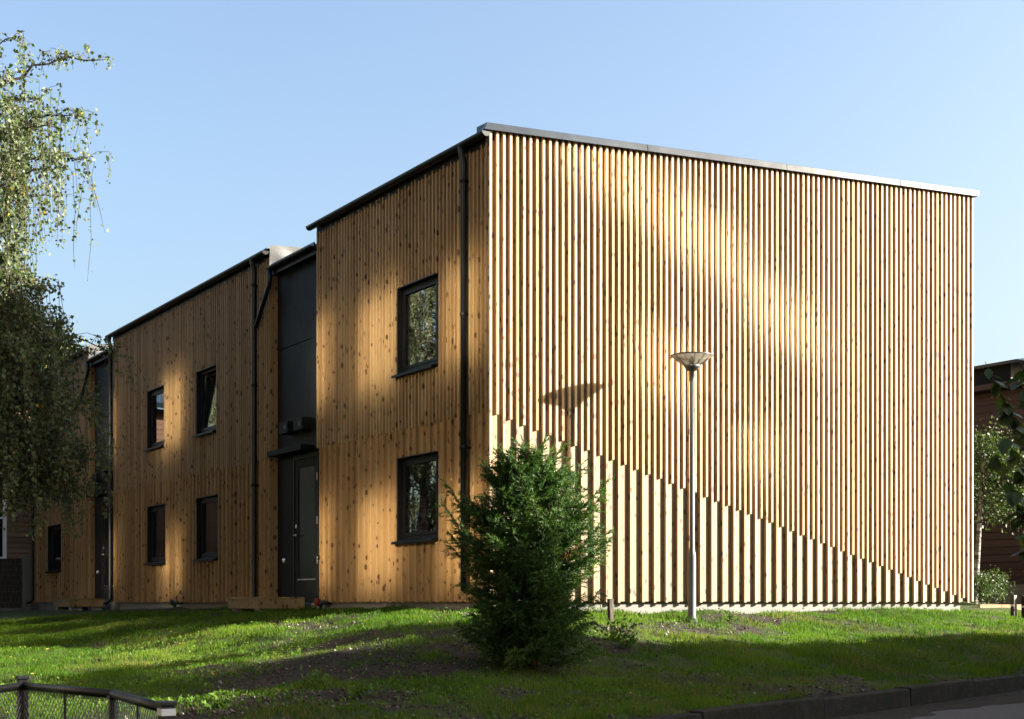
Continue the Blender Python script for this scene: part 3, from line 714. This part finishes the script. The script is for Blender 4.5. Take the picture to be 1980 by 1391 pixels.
# ------------------------------------------------------------------ trees
def bez(a, b, c, n): return [a * (1 - t) ** 2 + b * 2 * t * (1 - t) + c * t * t for t in np.linspace(0, 1, n)]
def birch(base, H, limbs, seed, label, loose, leafn=1.0):
    r = np.random.default_rng(seed); t = thing('birch_tree', base, label, 'tree', 'weeping birches')
    b = Vector(base); m = MB(); top = b + Vector((.4, -.3, H))
    pts = [b + Vector((0, 0, -.3))] + [b.lerp(top, q) + Vector((.12 * math.sin(q * 7), .1 * math.cos(q * 5), 0)) for q in np.linspace(.02, 1, 14)]
    m.tube(pts, [.17 * (1 - .93 * i / 14) for i in range(15)], 10); m.obj('trunk', BARKB, t, smooth=True)
    bm = MB(); LP = []; LH = []
    for (tip, zs, nstr, Lmin, Lmax) in limbs:
        tip = Vector(tip); s = b.lerp(top, min(.97, zs / H)); rad0 = .022 + .012 * (tip - s).length / 3
        mid = s.lerp(tip, .5) + Vector((0, 0, .35 * (tip - s).length)); P = bez(s, mid, tip, 14)
        P = [p + Vector(r.normal(0, .03, 3)) for p in P]
        bm.tube(P, [rad0 * (1 - .85 * i / 13) for i in range(14)], 6)
        for k in range(nstr):
            q = r.uniform(.25, 1.0) ** .7; i = min(12, int(q * 13)); p = P[i].lerp(P[i + 1], q * 13 - i)
            # a side twig, then a hanging strand
            sd = Vector((r.normal(0, .24), r.normal(0, .24), r.uniform(-.05, .2))); p1 = p + sd
            L = r.uniform(Lmin, Lmax) * (.4 + .6 * r.random()); dr = Vector((r.normal(0, .10), r.normal(0, .10), -1)).normalized()
            ns = max(3, int(L / .28)); S = [p, p.lerp(p1, .55) + Vector((0, 0, .06)), p1]
            cur = Vector(p1)
            for j in range(ns): cur = cur + dr * (L / ns) + Vector((r.normal(0, .02), r.normal(0, .02), 0)); S.append(Vector(cur))
            bm.tube(S, [.006] + [.0042] * (len(S) - 2) + [.0015], 3, False)
            dens = r.uniform(18, 42) * leafn; bare = r.random() < .12
            for a_, c_ in zip(S[:-1], S[1:]):
                nl = r.poisson((c_ - a_).length * dens * (.25 if bare else 1))
                for _ in range(nl):
                    LP.append(tuple(a_.lerp(c_, r.random()) + Vector(r.normal(0, .03, 3)))); LH.append(0)
    LP = np.array(LP); n = len(LP); hue = np.clip(r.normal(.48, .2, n), 0, .93); hue[r.random(n) < .015] = 1.
    V, Fc, h = leafcloud(LP, .062, r, hue, .82, .35)
    bo = bm.obj('branches', BARKD, t); bo['kind'] = 'stuff'
    npmesh('crown', V, Fc, BIRCH, t, attr={'hue': h}, kind='stuff'); return n
BB = plan(-8.9, 21.0); BB.z = ground_at(BB)
limbs = []
def Lm(px, py, Z, zs, n, a, b): limbs.append((at(px - (0 if py < 130 else 34 if py < 450 else 18), py, Z), zs, int(n * (.85 if 130 < py < 450 else 1.5 if py <= 130 else 1)), a, b))
# upper, sunlit arching limbs
Lm(212, 232, 20.6, 6.2, 30, .3, 1.2); Lm(205, 120, 21.2, 6.8, 13, .05, .28); Lm(150, 250, 20.2, 6.0, 34, .8, 2.2); Lm(205, 310, 21.4, 5.6, 34, .5, 1.5)
Lm(110, 200, 21.8, 6.6, 36, .6, 2.2); Lm(60, 150, 20.6, 7.0, 34, .6, 2.2); Lm(38, 80, 20.8, 7.6, 10, .1, .5); Lm(165, 330, 21.0, 5.2, 16, 1.4, 2.6)
Lm(90, 260, 22.4, 5.8, 40, 1.0, 2.6); Lm(30, 230, 19.8, 6.0, 46, 1.0, 2.6); Lm(-40, 190, 21.5, 6.8, 40, .8, 2.4); Lm(120, 380, 22.0, 5.0, 36, .8, 2.0)
Lm(20, 330, 22.0, 5.0, 48, 1.0, 2.6); Lm(60, 420, 20.4, 4.6, 44, 1.0, 2.2)
# lower, shaded mass
Lm(190, 690, 20.6, 3.6, 44, .3, 1.6); Lm(150, 640, 21.4, 3.8, 60, .6, 2.4); Lm(250, 695, 21.2, 3.9, 12, .1, .5); Lm(110, 560, 20.0, 4.2, 74, .8, 2.8)
Lm(60, 600, 20.8, 4.0, 80, .8, 3.0); Lm(20, 540, 21.4, 4.2, 80, .8, 3.2); Lm(130, 760, 21.8, 3.2, 64, .5, 2.0); Lm(180, 800, 20.4, 2.8, 44, .3, 1.7)
Lm(80, 700, 19.8, 3.4, 74, .6, 2.4); Lm(10, 660, 20.2, 3.6, 80, .6, 2.6); Lm(-60, 600, 21.5, 4.0, 50, .8, 2.6); Lm(40, 800, 21.6, 2.8, 70, .4, 1.8); Lm(160, 900, 20.8, 2.4, 34, .2, 1.2)
Lm(190, 900, 20.6, 2.6, 46, .3, 1.3); Lm(110, 940, 21.0, 2.2, 64, .2, 1.1); Lm(205, 960, 20.9, 2.3, 26, .15, .8); Lm(50, 930, 20.3, 2.2, 60, .2, 1.1); Lm(150, 980, 21.6, 2.0, 40, .15, .8); Lm(100, 620, 22.2, 3.8, 60, .6, 2.6); Lm(40, 500, 20.6, 4.6, 60, .6, 2.4)
rl = np.random.default_rng(77)
for k in range(22):                         # the far side of the crown
    a = rl.uniform(0, 2 * np.pi); zz = rl.uniform(3.2, 8.5); rr = rl.uniform(1.8, 3.4)
    d = R * math.cos(a) * rr + F * math.sin(a) * rr
    if d.dot(R) > 1.2: d = d - R * 2.4
    limbs.append((BB + d + Vector((0, 0, zz)), max(1.8, zz - 1.2), 26, .6, 2.4))
birch(BB, 10.5, limbs, 5, 'weeping birch with hanging leafy twigs at the left edge', 1)

def sphere_limbs(b, n, H, rmax, seed, cnt, a, c):
    r = np.random.default_rng(seed); out = []
    for k in range(n):
        an = r.uniform(0, 6.28); zz = r.uniform(.3, .95) * H; rr = rmax * r.uniform(.5, 1) * math.sin(math.pi * min(.95, .25 + .7 * (zz / H))) 
        out.append((b + Vector((math.cos(an) * rr, math.sin(an) * rr, zz)), max(1.5, zz - 1.3), cnt, a, c))
    return out
for (bx, by, sd) in ((-7.6, 16.0, 3), (-9.6, 22.5, 4), (-7.0, 29.0, 6)):
    b2 = Vector((bx, by, -.9)); 
    lab = {3: 'tall birch left of the picture, mirrored in the upper window', 4: 'second birch left of the picture, mirrored in the middle house windows', 6: 'third birch left of the picture, beyond the other mirrored birches'}[sd]
    birch(b2, 11.0, sphere_limbs(b2, 34, 11.0, 3.2, sd, 30, .6, 2.4), sd, lab, 1, 1.3)

def conifer(b, H, label):
    r = np.random.default_rng(12); t = thing('conifer', b, label, 'tree'); m = MB(); b = Vector(b)
    m.tube([b + Vector((0, 0, -.15)), b + Vector((.02, 0, H * .4)), b + Vector((-.03, .02, H * .93))], [.045, .03, .008], 8); m.obj('trunk', BARKD, t, smooth=True)
    bm = MB(); V = []; hue = []
    NB = 330
    lead = [  # several leaders
        (Vector((0, 0, 0)), 1.0), (Vector((-.16, .05, 0)), .93), (Vector((.20, -.04, 0)), .9), (Vector((.05, .2, 0)), .86)]
    for k in range(NB):
        q = (k + .5) / NB; a = k * 2.399 + r.normal(0, .3); lo, lh = lead[k % 4] if q > .35 else lead[0]
        z = H * (.02 + .88 * q * (lh if q > .35 else 1))
        env = .74 * (.84 + .16 * math.sin(math.pi * q)) if q < .62 else .74 * (1 - ((q - .60) / .40) ** 1.3 * .80)
        env *= .82 + .3 * math.sin(a * 2 + q * 9) ** 2
        el = r.uniform(-.05, .5) + .6 * q; Lb = env / math.cos(min(el, 1.0)) * r.uniform(.5, .98)
        if r.random() < .05: Lb *= 1.12
        d = Vector((math.cos(a) * math.cos(el), math.sin(a) * math.cos(el), math.sin(el)))
        p0 = b + lo * min(1, q * 1.5) + Vector((0, 0, z)); P = [p0 + d * Lb * s + Vector((0, 0, -.16 * Lb * math.sin(math.pi * s * .8) + .04 * Lb * s * s)) for s in np.linspace(0, 1, 7)]
        bm.tube(P, [.010 * (1 - .8 * i / 6) for i in range(7)], 4, False); side = d.cross(Vector((0, 0, 1))).normalized(); hb = r.normal(0, .14)
        brown = r.random() < .012; NT = int(14 + 48 * Lb)
        for tw in range(NT):
            s = .2 + .8 * (tw + r.random()) / NT; s = min(s, .999); i = min(5, int(s * 6)); p = P[i].lerp(P[i + 1], s * 6 - i)
            sg = 1 if tw % 2 else -1; td = (d * r.uniform(.4, 1.0) + side * sg * r.uniform(.2, .95) + Vector((0, 0, r.normal(.05, .35)))).normalized()
            Lt = r.uniform(.08, .19) * (1.1 - .35 * s); nn = int(9 + Lt * 65)
            for w_ in range(nn):
                f = (w_ + 1) / nn; pp = p + td * Lt * f + Vector((0, 0, -.25 * Lt * f * f)); nd = (td * 1.0 + Vector(r.normal(0, .45, 3)) + Vector((0, 0, .05))).normalized(); ll = r.uniform(.026, .055)
                sd_ = nd.cross(Vector(r.normal(0, 1, 3))).normalized() * .0042
                V += [tuple(pp - sd_), tuple(pp + sd_), tuple(pp + nd * ll)]
                h = .45 + hb + r.normal(0, .18) + .25 * (s - .5)
                hue += [1. if brown else min(.95, max(0, h))] * 3
    V = np.array(V); Fc = np.arange(len(V)).reshape(-1, 3)
    bo = bm.obj('branches', BARKD, t); bo['kind'] = 'stuff'
    npmesh('foliage', V, Fc, CONIF, t, attr={'hue': hue}, kind='stuff')
cb = plan((1022 - HX) / FPX * 13.7, 13.7); cb.z = ground_at(cb)
conifer(cb, 2.16, 'dark green feathery conifer about door height on the bank before the house corner')

def broadleaf(b, H, crown_c, rx, rz, N, size, mat, label, group, seed, trunk=.06, barkm=BARKB, leaflabel=None, cat='tree', name='broadleaf_tree'):
    r = np.random.default_rng(seed); b = Vector(b); cc = Vector(crown_c); tt = Vector((b.x * .72 + cc.x * .28, b.y * .72 + cc.y * .28, cc.z + .35 * rz)); t = thing(name, b, label, cat, group); m = MB()
    m.tube([b + Vector((0, 0, -.2))] + bez(b, b.lerp(tt, .5) + Vector((.02, .02, 0)), tt, 8), [trunk] + [trunk * (1 - .09 * q) for q in range(8)], 8); m.obj('trunk', barkm, t, smooth=True)
    bm = MB(); P = []; nb = 34
    for k in range(nb):
        v = Vector(r.normal(0, 1, 3)).normalized(); e = cc + Vector((v.x * rx, v.y * rx, v.z * rz)) * r.uniform(.55, 1.05)
        s = b.lerp(tt, r.uniform(.5, .97)); pts = bez(s, s.lerp(e, .5) + Vector((0, 0, .12 * rz)), e, 6); bm.tube(pts, [trunk * .28, trunk * .22, trunk * .17, trunk * .12, trunk * .08, .003], 4, False)
        for j in range(N // nb):
            q = r.uniform(.35, 1.05); i = min(4, int(q * 5)); p = pts[i].lerp(pts[i + 1], q * 5 - i); P.append(tuple(p + Vector(r.normal(0, .13 * rx, 3))))
    P = np.array(P); V, Fc, h = leafcloud(P, size, r, np.clip(r.normal(.55, .22, len(P)), 0, 1), .6, .15)
    bo = bm.obj('branches', BARKD, t); bo['kind'] = 'stuff'; npmesh('crown', V, Fc, mat, t, attr={'hue': h}, kind='stuff')
tb = at(1884, 1160, 25.5); tb.z = ground_at(tb)
broadleaf(tb, 3, at(1950, 925, 26), 1.0, 1.15, 6800, .062, BROAD2 if 'BROAD2' in globals() else BROAD, 'small leafy tree with pale trunk just right of the sunlit gable', None, 31)
for (px, Z, hh, lab) in ((1898, 24.6, .26, 'low bush against the foot of the gable at the right'), (1925, 24.9, .22, 'low twiggy bush behind the wooden edging at right')):
    p = at(px, 1165, Z); p.z = ground_at(p); broadleaf(p, .5, p + Vector((0, 0, hh * 1.3)), .32, .32, 1300, .042, BROAD, lab, 'low bushes by the gable', int(px), .012, BARKD, cat='bush', name='bush')
fb = at(100, 1165, 55); fb.z = -.3
broadleaf(fb, 10, at(100, 700, 55), 1.5, 1.4, 5200, .16, BIRCH, 'distant pale green treetop showing above the farthest roof', None, 8, .2, BARKD)

# near branch with big leaves reaching in from the right
def near_branch():
    r = np.random.default_rng(15); base = plan(3.3, 6.6, -1.1); t = thing('overhanging_tree', base, 'dark large-leaved branches of a near tree reaching in at the right edge', 'tree')
    MB().tube([base + Vector((0, 0, -.1)), plan(3.28, 6.6, .6), plan(3.2, 6.65, 2.2)], [.07, .055, .03], 10).obj('trunk', BARKD, t, smooth=True)
    lm = leaf_mesh(); bm = MB()
    twigs = [((2010, 1100), (1975, 990), (1925, 880), 16), ((2015, 900), (1960, 820), (1905, 700), 20), ((2020, 960), (1975, 930), (1945, 840), 14), ((2030, 820), (1985, 770), (1962, 722), 9), ((2020, 1060), (1990, 1010), (1965, 950), 12), ((2030, 780), (1995, 740), (1975, 705), 6), ((2015, 1140), (1992, 1080), (1972, 1030), 10)]
    for a, b_, c_, n in twigs:
        Z = 6.4 + r.uniform(-.25, .35); P = bez(at(*a, Z), at(*b_, Z + r.uniform(-.1, .1)), at(*c_, Z + r.uniform(-.15, .15)), 10); s = plan(3.2, 6.6, P[0].z - .12)
        bm.tube([s] + P, [.012] + [.006 - .0045 * i / 9 for i in range(10)], 5, False)
        for k in range(int(n * 1.7)):
            q = r.uniform(.08, 1); i = min(8, int(q * 9)); p = P[i].lerp(P[i + 1], q * 9 - i)
            o = bpy.data.objects.new('leaf', lm[k % 3]); C.objects.link(o)
            sc = r.uniform(.05, .092); d = Vector((r.normal(0, .7), r.normal(0, .7), -r.uniform(.2, 1.1))).normalized()
            o.rotation_mode = 'QUATERNION'; o.rotation_quaternion = d.to_track_quat('Y', 'Z') ; o.scale = (sc, sc, sc); o.location = p; put(o, t)
            bm.tube([p, p + d * .004], .002, 3, False)
    bo = bm.obj('twigs', BARKD, t)
def leaf_mesh():
    out = []
    for v in range(3):
        m = MB(); prof = [(0, 0), (.12, .2), (.30, .24), (.55, .36), (.8, .30), (1, .0)]; pr = [(0, .02), (.15, .22), (.4, .34), (.65, .29), (.85, .14), (1, .0)]
        for y, x in pr: m.v += [(-x, y, .10 * x - .12 * y * y), (0, y, -.12 * y * y), (x, y, .10 * x - .12 * y * y * (1 + .4 * v))]
        for i in range(len(pr) - 1):
            a = i * 3; m.f += [(a, a + 1, a + 4, a + 3), (a + 1, a + 2, a + 5, a + 4)]
        me = bpy.data.meshes.new('leaf'); me.from_pydata(m.v, [], m.f); me.materials.append(BROAD); at_ = me.attributes.new('hue', 'FLOAT', 'POINT'); at_.data.foreach_set('value', [.35 + .25 * v] * len(m.v)); me.update(); out.append(me)
    return out
near_branch()

# ------------------------------------------------------------------ neighbouring buildings
def right_house():
    h = thing('brown_house', (14, 3, 0), 'dark brown boarded house behind the right end of the gable', 'house')
    y0, y1, zt = 1.2, 16, 4.2; zb = .35
    MB().box(14.03, y0, zb - .6, 20, y1, zt).obj('wall', SIDE_R, h)
    MB().box(13.98, y0 - .02, -1.2, 14.03, y1, zb).obj('base', CONC, h)
    z = zb + .005; i = 0
    while z < zt - .05:
        z2 = min(z + .148, zt)
        MB().hexa([(13.995, y0, z), (14.029, y0, z), (14.029, y1, z), (13.995, y1, z), (14.012, y0, z2), (14.029, y0, z2), (14.029, y1, z2), (14.012, y1, z2)]).obj('plank', SIDE_R, h); z += .15
    r = MB().hexa([(13.75, y0 - .2, zt + .02), (20, y0 - .2, zt + .12), (20, y1, zt + .12), (13.75, y1, zt + .02), (13.75, y0 - .2, zt + .13), (20, y0 - .2, zt + .45), (20, y1, zt + .45), (13.75, y1, zt + .13)]).obj('roof', SIDE_R, h)
    d = MB().box(14.15, 3.55, zt + .10, 15.2, 7.5, zt + .52).obj('roof_hatch', PANEL, r)
    MB().hexa([(14.0, 3.1, zt + .52), (15.4, 3.1, zt + .52), (15.4, 7.7, zt + .52), (14.0, 7.7, zt + .52), (14.0, 3.3, zt + .58), (15.4, 3.1, zt + .80), (15.4, 7.7, zt + .80), (14.0, 7.6, zt + .58)]).obj('hatch_roof', FLASH, r)
right_house()
def left_house():
    p = plan(-14.3, 41); h = thing('boarded_house', (p.x, p.y, -.4), 'red-brown boarded house with a white window at the far left edge', 'house')
    y = 25.6; x0, x1 = -6.5, .9; zb, zt = -.1, 5.6
    MB().box(x0, y + .03, -1.2, x1, y + 6, zt).obj('wall', SIDE_L, h)
    z = zb
    while z < zt:
        MB().hexa([(x0, y - .005, z), (x1, y - .005, z), (x1, y + .029, z), (x0, y + .029, z), (x0, y + .012, z + .145), (x1, y + .012, z + .145), (x1, y + .029, z + .145), (x0, y + .029, z + .145)]).obj('plank', SIDE_L, h); z += .147
    MB().box(x0, y - .02, -1.2, x1, y + .028, zb - .002).obj('base', CONC, h)
    MB().hexa([(x0, y - .5, zt), (x1 + .3, y - .5, zt), (x1 + .3, y + 6, zt + 1.6), (x0, y + 6, zt + 1.6), (x0, y - .5, zt + .15), (x1 + .3, y - .5, zt + .15), (x1 + .3, y + 6, zt + 1.75), (x0, y + 6, zt + 1.75)]).obj('roof', FLASH, h)
    wl, wr = -1.36, -.26
    for z0 in (1.15,):
        z1 = 3.5
        w_ = MB().box(wl, y - .05, z0, wl + .1, y + .02, z1).box(wr - .1, y - .05, z0, wr, y + .02, z1).box(wl + .1, y - .05, z1 - .1, wr - .1, y + .02, z1).box(wl + .1, y - .05, z0, wr - .1, y + .02, z0 + .1).box(wl + .1, y - .04, (z0 + z1) / 2 - .03, wr - .1, y + .015, (z0 + z1) / 2 + .03).obj('window', WHITE, h)
        MB().poly([(wl + .1, y - .012, z0 + .1), (wr - .1, y - .012, z0 + .1), (wr - .1, y - .012, z1 - .1), (wl + .1, y - .012, z1 - .1)]).obj('pane', GLASSD, w_)
    # low dark shed wall and concrete post in front of it
    s = thing('garden_wall', (-2.2, 24.6, -.4), 'low dark boarded screen with concrete end post beside the farthest house', 'screen')
    z = -.15
    while z < 1.15: MB().box(-8, 24.5, z, -.1, 24.55, z + .14).obj('plank', BARKD, s); z += .148
    MB().box(-.09, 24.45, -1.2, .13, 24.65, 1.3).obj('post', CONC, s, bevel=.01)
    MB().box(-8, 24.4, -1.2, -.1, 24.6, -.155).obj('base', CONC, s)
left_house()

# timber edging and dark bollards right of the gable
e = thing('timber_edging', at(1930, 1175, 24.2), 'low orange timber edging on the ground right of the gable', 'edging')
a, b = at(1895, 1165, 24.0), at(2060, 1165, 24.6); u = (b - a).normalized(); nv = Vector((-u.y, u.x, 0)); z0 = ground_at((a + b) / 2)
for i in range(4):
    p, q = a.lerp(b, i / 4) + u * .004, a.lerp(b, (i + 1) / 4) - u * .004
    MB().hexa([Vector((v.x, v.y, z0 - .15)) for v in (p, q, q + nv * .05, p + nv * .05)] + [Vector((v.x, v.y, z0 + .10)) for v in (p, q, q + nv * .05, p + nv * .05)]).obj('plank', EDGEW, e)
for px, lab in ((1960, 'short dark bollard right of the gable, the one nearer the house'), (1981, 'short dark bollard cut by the right edge of the picture')):
    p = at(px, 1165, 22.6); g0 = ground_at(p); t = thing('bollard', (p.x, p.y, g0), lab, 'bollard', 'dark bollards')
    MB().hexa([(p.x - .035, p.y - .035, g0 - .2), (p.x + .035, p.y - .035, g0 - .2), (p.x + .035, p.y + .035, g0 - .2), (p.x - .035, p.y + .035, g0 - .2), (p.x - .035, p.y - .035, g0 + .36), (p.x + .035, p.y - .035, g0 + .36), (p.x + .035, p.y + .035, g0 + .39), (p.x - .035, p.y + .035, g0 + .39)]).obj('post', POSTM, t, bevel=.004)
    MB().box(p.x - .0365, p.y - .0365, g0 + .19, p.x - .0355, p.y + .03, g0 + .22).obj('reflector', BANDW, t)

# ------------------------------------------------------------------ chain-link fence, front left
def fence():
    P = [plan(-3.02, 8.95), plan(-2.17, 7.9), plan(-1.62, 6.8)]; Q = plan(-3.05, 7.0)
    t = thing('chain_link_fence', (P[1].x, P[1].y, -1.0), 'low black chain-link fence with tubular rail in the front left corner', 'fence')
    def post(p, top, w_, band=False):
        m = MB().box(p.x - w_, p.y - w_, -1.3, p.x + w_, p.y + w_, top); o = m.obj('post', POSTM, t, bevel=.004)
        MB().box(p.x - w_ - .008, p.y - w_ - .008, top + .001, p.x + w_ + .008, p.y + w_ + .008, top + .022).obj('cap', POSTM, o, bevel=.004)
        if band: MB().box(p.x - w_ - .002, p.y - w_ - .002, top - .045, p.x + w_ + .002, p.y + w_ + .002, top - .012).obj('band', BANDW, o)
    post(P[0], -.475, .03); post(P[1] + Vector((0, 0, 0)), -.53, .022); post(P[2], -.485, .032, True)
    spans = [(P[0], P[1], -.515, -.50), (P[1], P[2], -.50, -.50), (Q, P[0], -.50, -.515)]
    for a, b, za, zb in spans:
        A, B = Vector((a.x, a.y, za)), Vector((b.x, b.y, zb)); MB().tube([A, B], .024, 10).obj('rail', POSTM, t, smooth=True)
        mm = Vector(((a.x + b.x) / 2, (a.y + b.y) / 2, -.5)); MB().tube([mm, Vector((mm.x, mm.y, -1.2))], .008, 6).obj('picket', POSTM, t)
        L = (B - A).length; H = .52; w = MB(); st = .05; n = int((L + H) / st)
        for sgn in (1, -1):
            for k in range(-int(H / st), int(L / st) + 1):
                s0 = k * st; pts = []
                lo, hi = max(0, -s0), min(H, L - s0)
                if hi <= lo: continue
                for v in (lo, hi):
                    x = s0 + v; vv = v if sgn > 0 else H - v; pts.append(A.lerp(B, x / L) + Vector((0, 0, -H - .01 + vv + (0 if sgn > 0 else .0))))
                w.tube(pts, .0021, 3, False)
        wo = w.obj('wire_mesh', GALVD, t); wo['kind'] = 'stuff'
GALVD = metal('dark_wire', (0.066, 0.0726, 0.0759), .4, .5, .2, .3)
fence()

# ------------------------------------------------------------------ outside the picture: added shade casters, and the block whose windows reflect sun
def shade_house():
    h = thing('shade_house', plan(19, 9, -1), 'stepped dark house added outside the picture at right to shade the bank', 'house')
    def bx(m, x0, z0, h0, x1, z1, h1): return m.hexa([plan(x0, z0, h0), plan(x1, z0, h0), plan(x1, z1, h0), plan(x0, z1, h0), plan(x0, z0, h1), plan(x1, z0, h1), plan(x1, z1, h1), plan(x0, z1, h1)])
    for za, zb, tp in ((14.55, 15.4, 6.1), (12.9, 14.54, 5.42), (11.2, 12.89, 6.0), (9.4, 11.19, 5.36), (-2, 9.39, 5.9)):  # added occluder; stepped roof heights shape the shadow on the bank
        bx(MB(), 18, za, -1.2, 27, zb, tp - .2).obj('wall', SIDE_R, h); bx(MB(), 17.8, za - .05, tp - .199, 27.2, zb + .04, tp).obj('roof', FLASH, h)
    for z in (1, 5, 9, 13):
        w_ = bx(MB(), 17.95, z, .4, 18.02, z + 1.3, 1.9).obj('window', WHITE, h); bx(MB(), 17.93, z + .1, .5, 17.949, z + 1.2, 1.8).obj('pane', GLASSD, w_)
shade_house()
def shade_hedge():  # added and unseen; its falling top sets the shadow edge on the lawn
    r = np.random.default_rng(5); t = thing('shade_hedge', plan(11.3, 17, -1), 'leafy screen added outside the picture at right to shade the lawn', 'shade_hedge')
    m = MB()
    for k in range(9): p = plan(11.3, 15.2 + k * .5, -1.1); m.tube([p, p + Vector((.05, 0, 2.6))], [.03, .01], 5)
    m.obj('stems', BARKD, t); N = 34000
    P = np.stack([r.uniform(10.6, 12, N), r.uniform(14.6, 19.5, N), r.random(N)], 1); P[:, 2] = -1 + P[:, 2] * (3.55 - (P[:, 1] - 15.2) * .37) + r.normal(0, .04, N); x, y = w2(P[:, 0], P[:, 1])
    V, Fc, h = leafcloud(np.stack([x, y, P[:, 2]], 1), .17, r, r.uniform(.2, .9, N), .6); npmesh('foliage', V, Fc, BROAD, t, attr={'hue': h}, kind='stuff')
shade_hedge()
def block():
    h = thing('apartment_block', (-13, 4, -1), 'three storey block facing the terrace, outside the picture at left', 'building')
    X = -13.0; y0, y1, zt = -13.2, 17.0, 12.4; yw = -9.4
    holes = []
    for ri, z in enumerate((-.4, 2.1, 4.95, 7.85)):
        for k in range(11):
            y = yw + 1.1 + k * 2.3
            if ri >= 2 and k in (3, 4, 6, 8, 9, 10): continue
            holes.append((y, y + (1.35 if k % 2 else 1.1), z, z + 1.45))
    holes += [(-12.1, -11.25, 10.2, 11.2), (-11.2, -10.2, 10.6, 11.6), (-10.15, -9.2, 10.75, 11.7), (-10.65, -10.0, 8.5, 9.6), (-11.6, -11.1, 8.1, 9.1)]
    m = MB(); holed_wall(m, 'Y', y0, y1, -1.2, zt, X - .25, X, holes); m.box(X - 9, y0, -1.2, X - .26, y1, zt - .01); m.obj('wall', BLOCKM, h)
    for a, b, c, d in holes:
        mid = (a + b) / 2
        w_ = MB().box(X - .12, a, c, X - .05, a + .06, d).box(X - .12, b - .06, c, X - .05, b, d).box(X - .12, a + .06, c, X - .05, b - .06, c + .06).box(X - .12, a + .06, d - .06, X - .05, b - .06, d).box(X - .12, mid - .04, c + .06, X - .05, mid + .04, d - .06).obj('window', WHITE, h)
        for p0, p1 in ((a + .06, mid - .04), (mid + .04, b - .06)):
            MB().poly([(X - .09, p0, c + .06), (X - .09, p1, c + .06), (X - .09, p1, d - .06), (X - .09, p0, d - .06)]).obj('pane', PANER if b < -9 else PANEM, w_)
    MB().box(X - 9.3, y0 - .3, zt, X + .4, y1 + .3, zt + .25).obj('roof', FLASH, h)
BLOCKM = wallpaint('block_render', (0.066, 0.0495, 0.033), .9)
PANER = M('mirror_coated_pane', .075, 1.0, (.95, .92, .85)).m
PANEM = M('coated_pane', .095, 1.0, (.45, .42, .35)).m
block()

def back_trees():  # crowns added out of view to cut the sky light from behind
    r = np.random.default_rng(55); me = None
    spots = ((-11, -9, 'tall tree added behind the viewpoint at left to block sky'), (-3, -11, 'tall sky-blocking tree added right behind the viewpoint'), (1, -16, 'tall sky-blocking tree added in the second row behind the viewpoint'))
    proto = None
    for x, Z, lab in spots:
        p = plan(x, Z, -1.1)
        if proto is None:
            broadleaf(p, 9, p + Vector((0, 0, 7.5)), 4.0, 6.0, 14000, .46, BROAD, lab, 'added sky-blocking trees behind the viewpoint', 91, .2, BARKD, name='shade_tree')
            proto = [o for o in C.objects if o.name.startswith('shade_tree')][0]
        else:
            c = proto.copy(); C.objects.link(c); c.location = p; c.rotation_euler.z = r.uniform(0, 6); c['label'] = lab
            for ch in proto.children:
                d = ch.copy(); C.objects.link(d); d.parent = c; d.matrix_parent_inverse = ch.matrix_parent_inverse.copy()
back_trees()
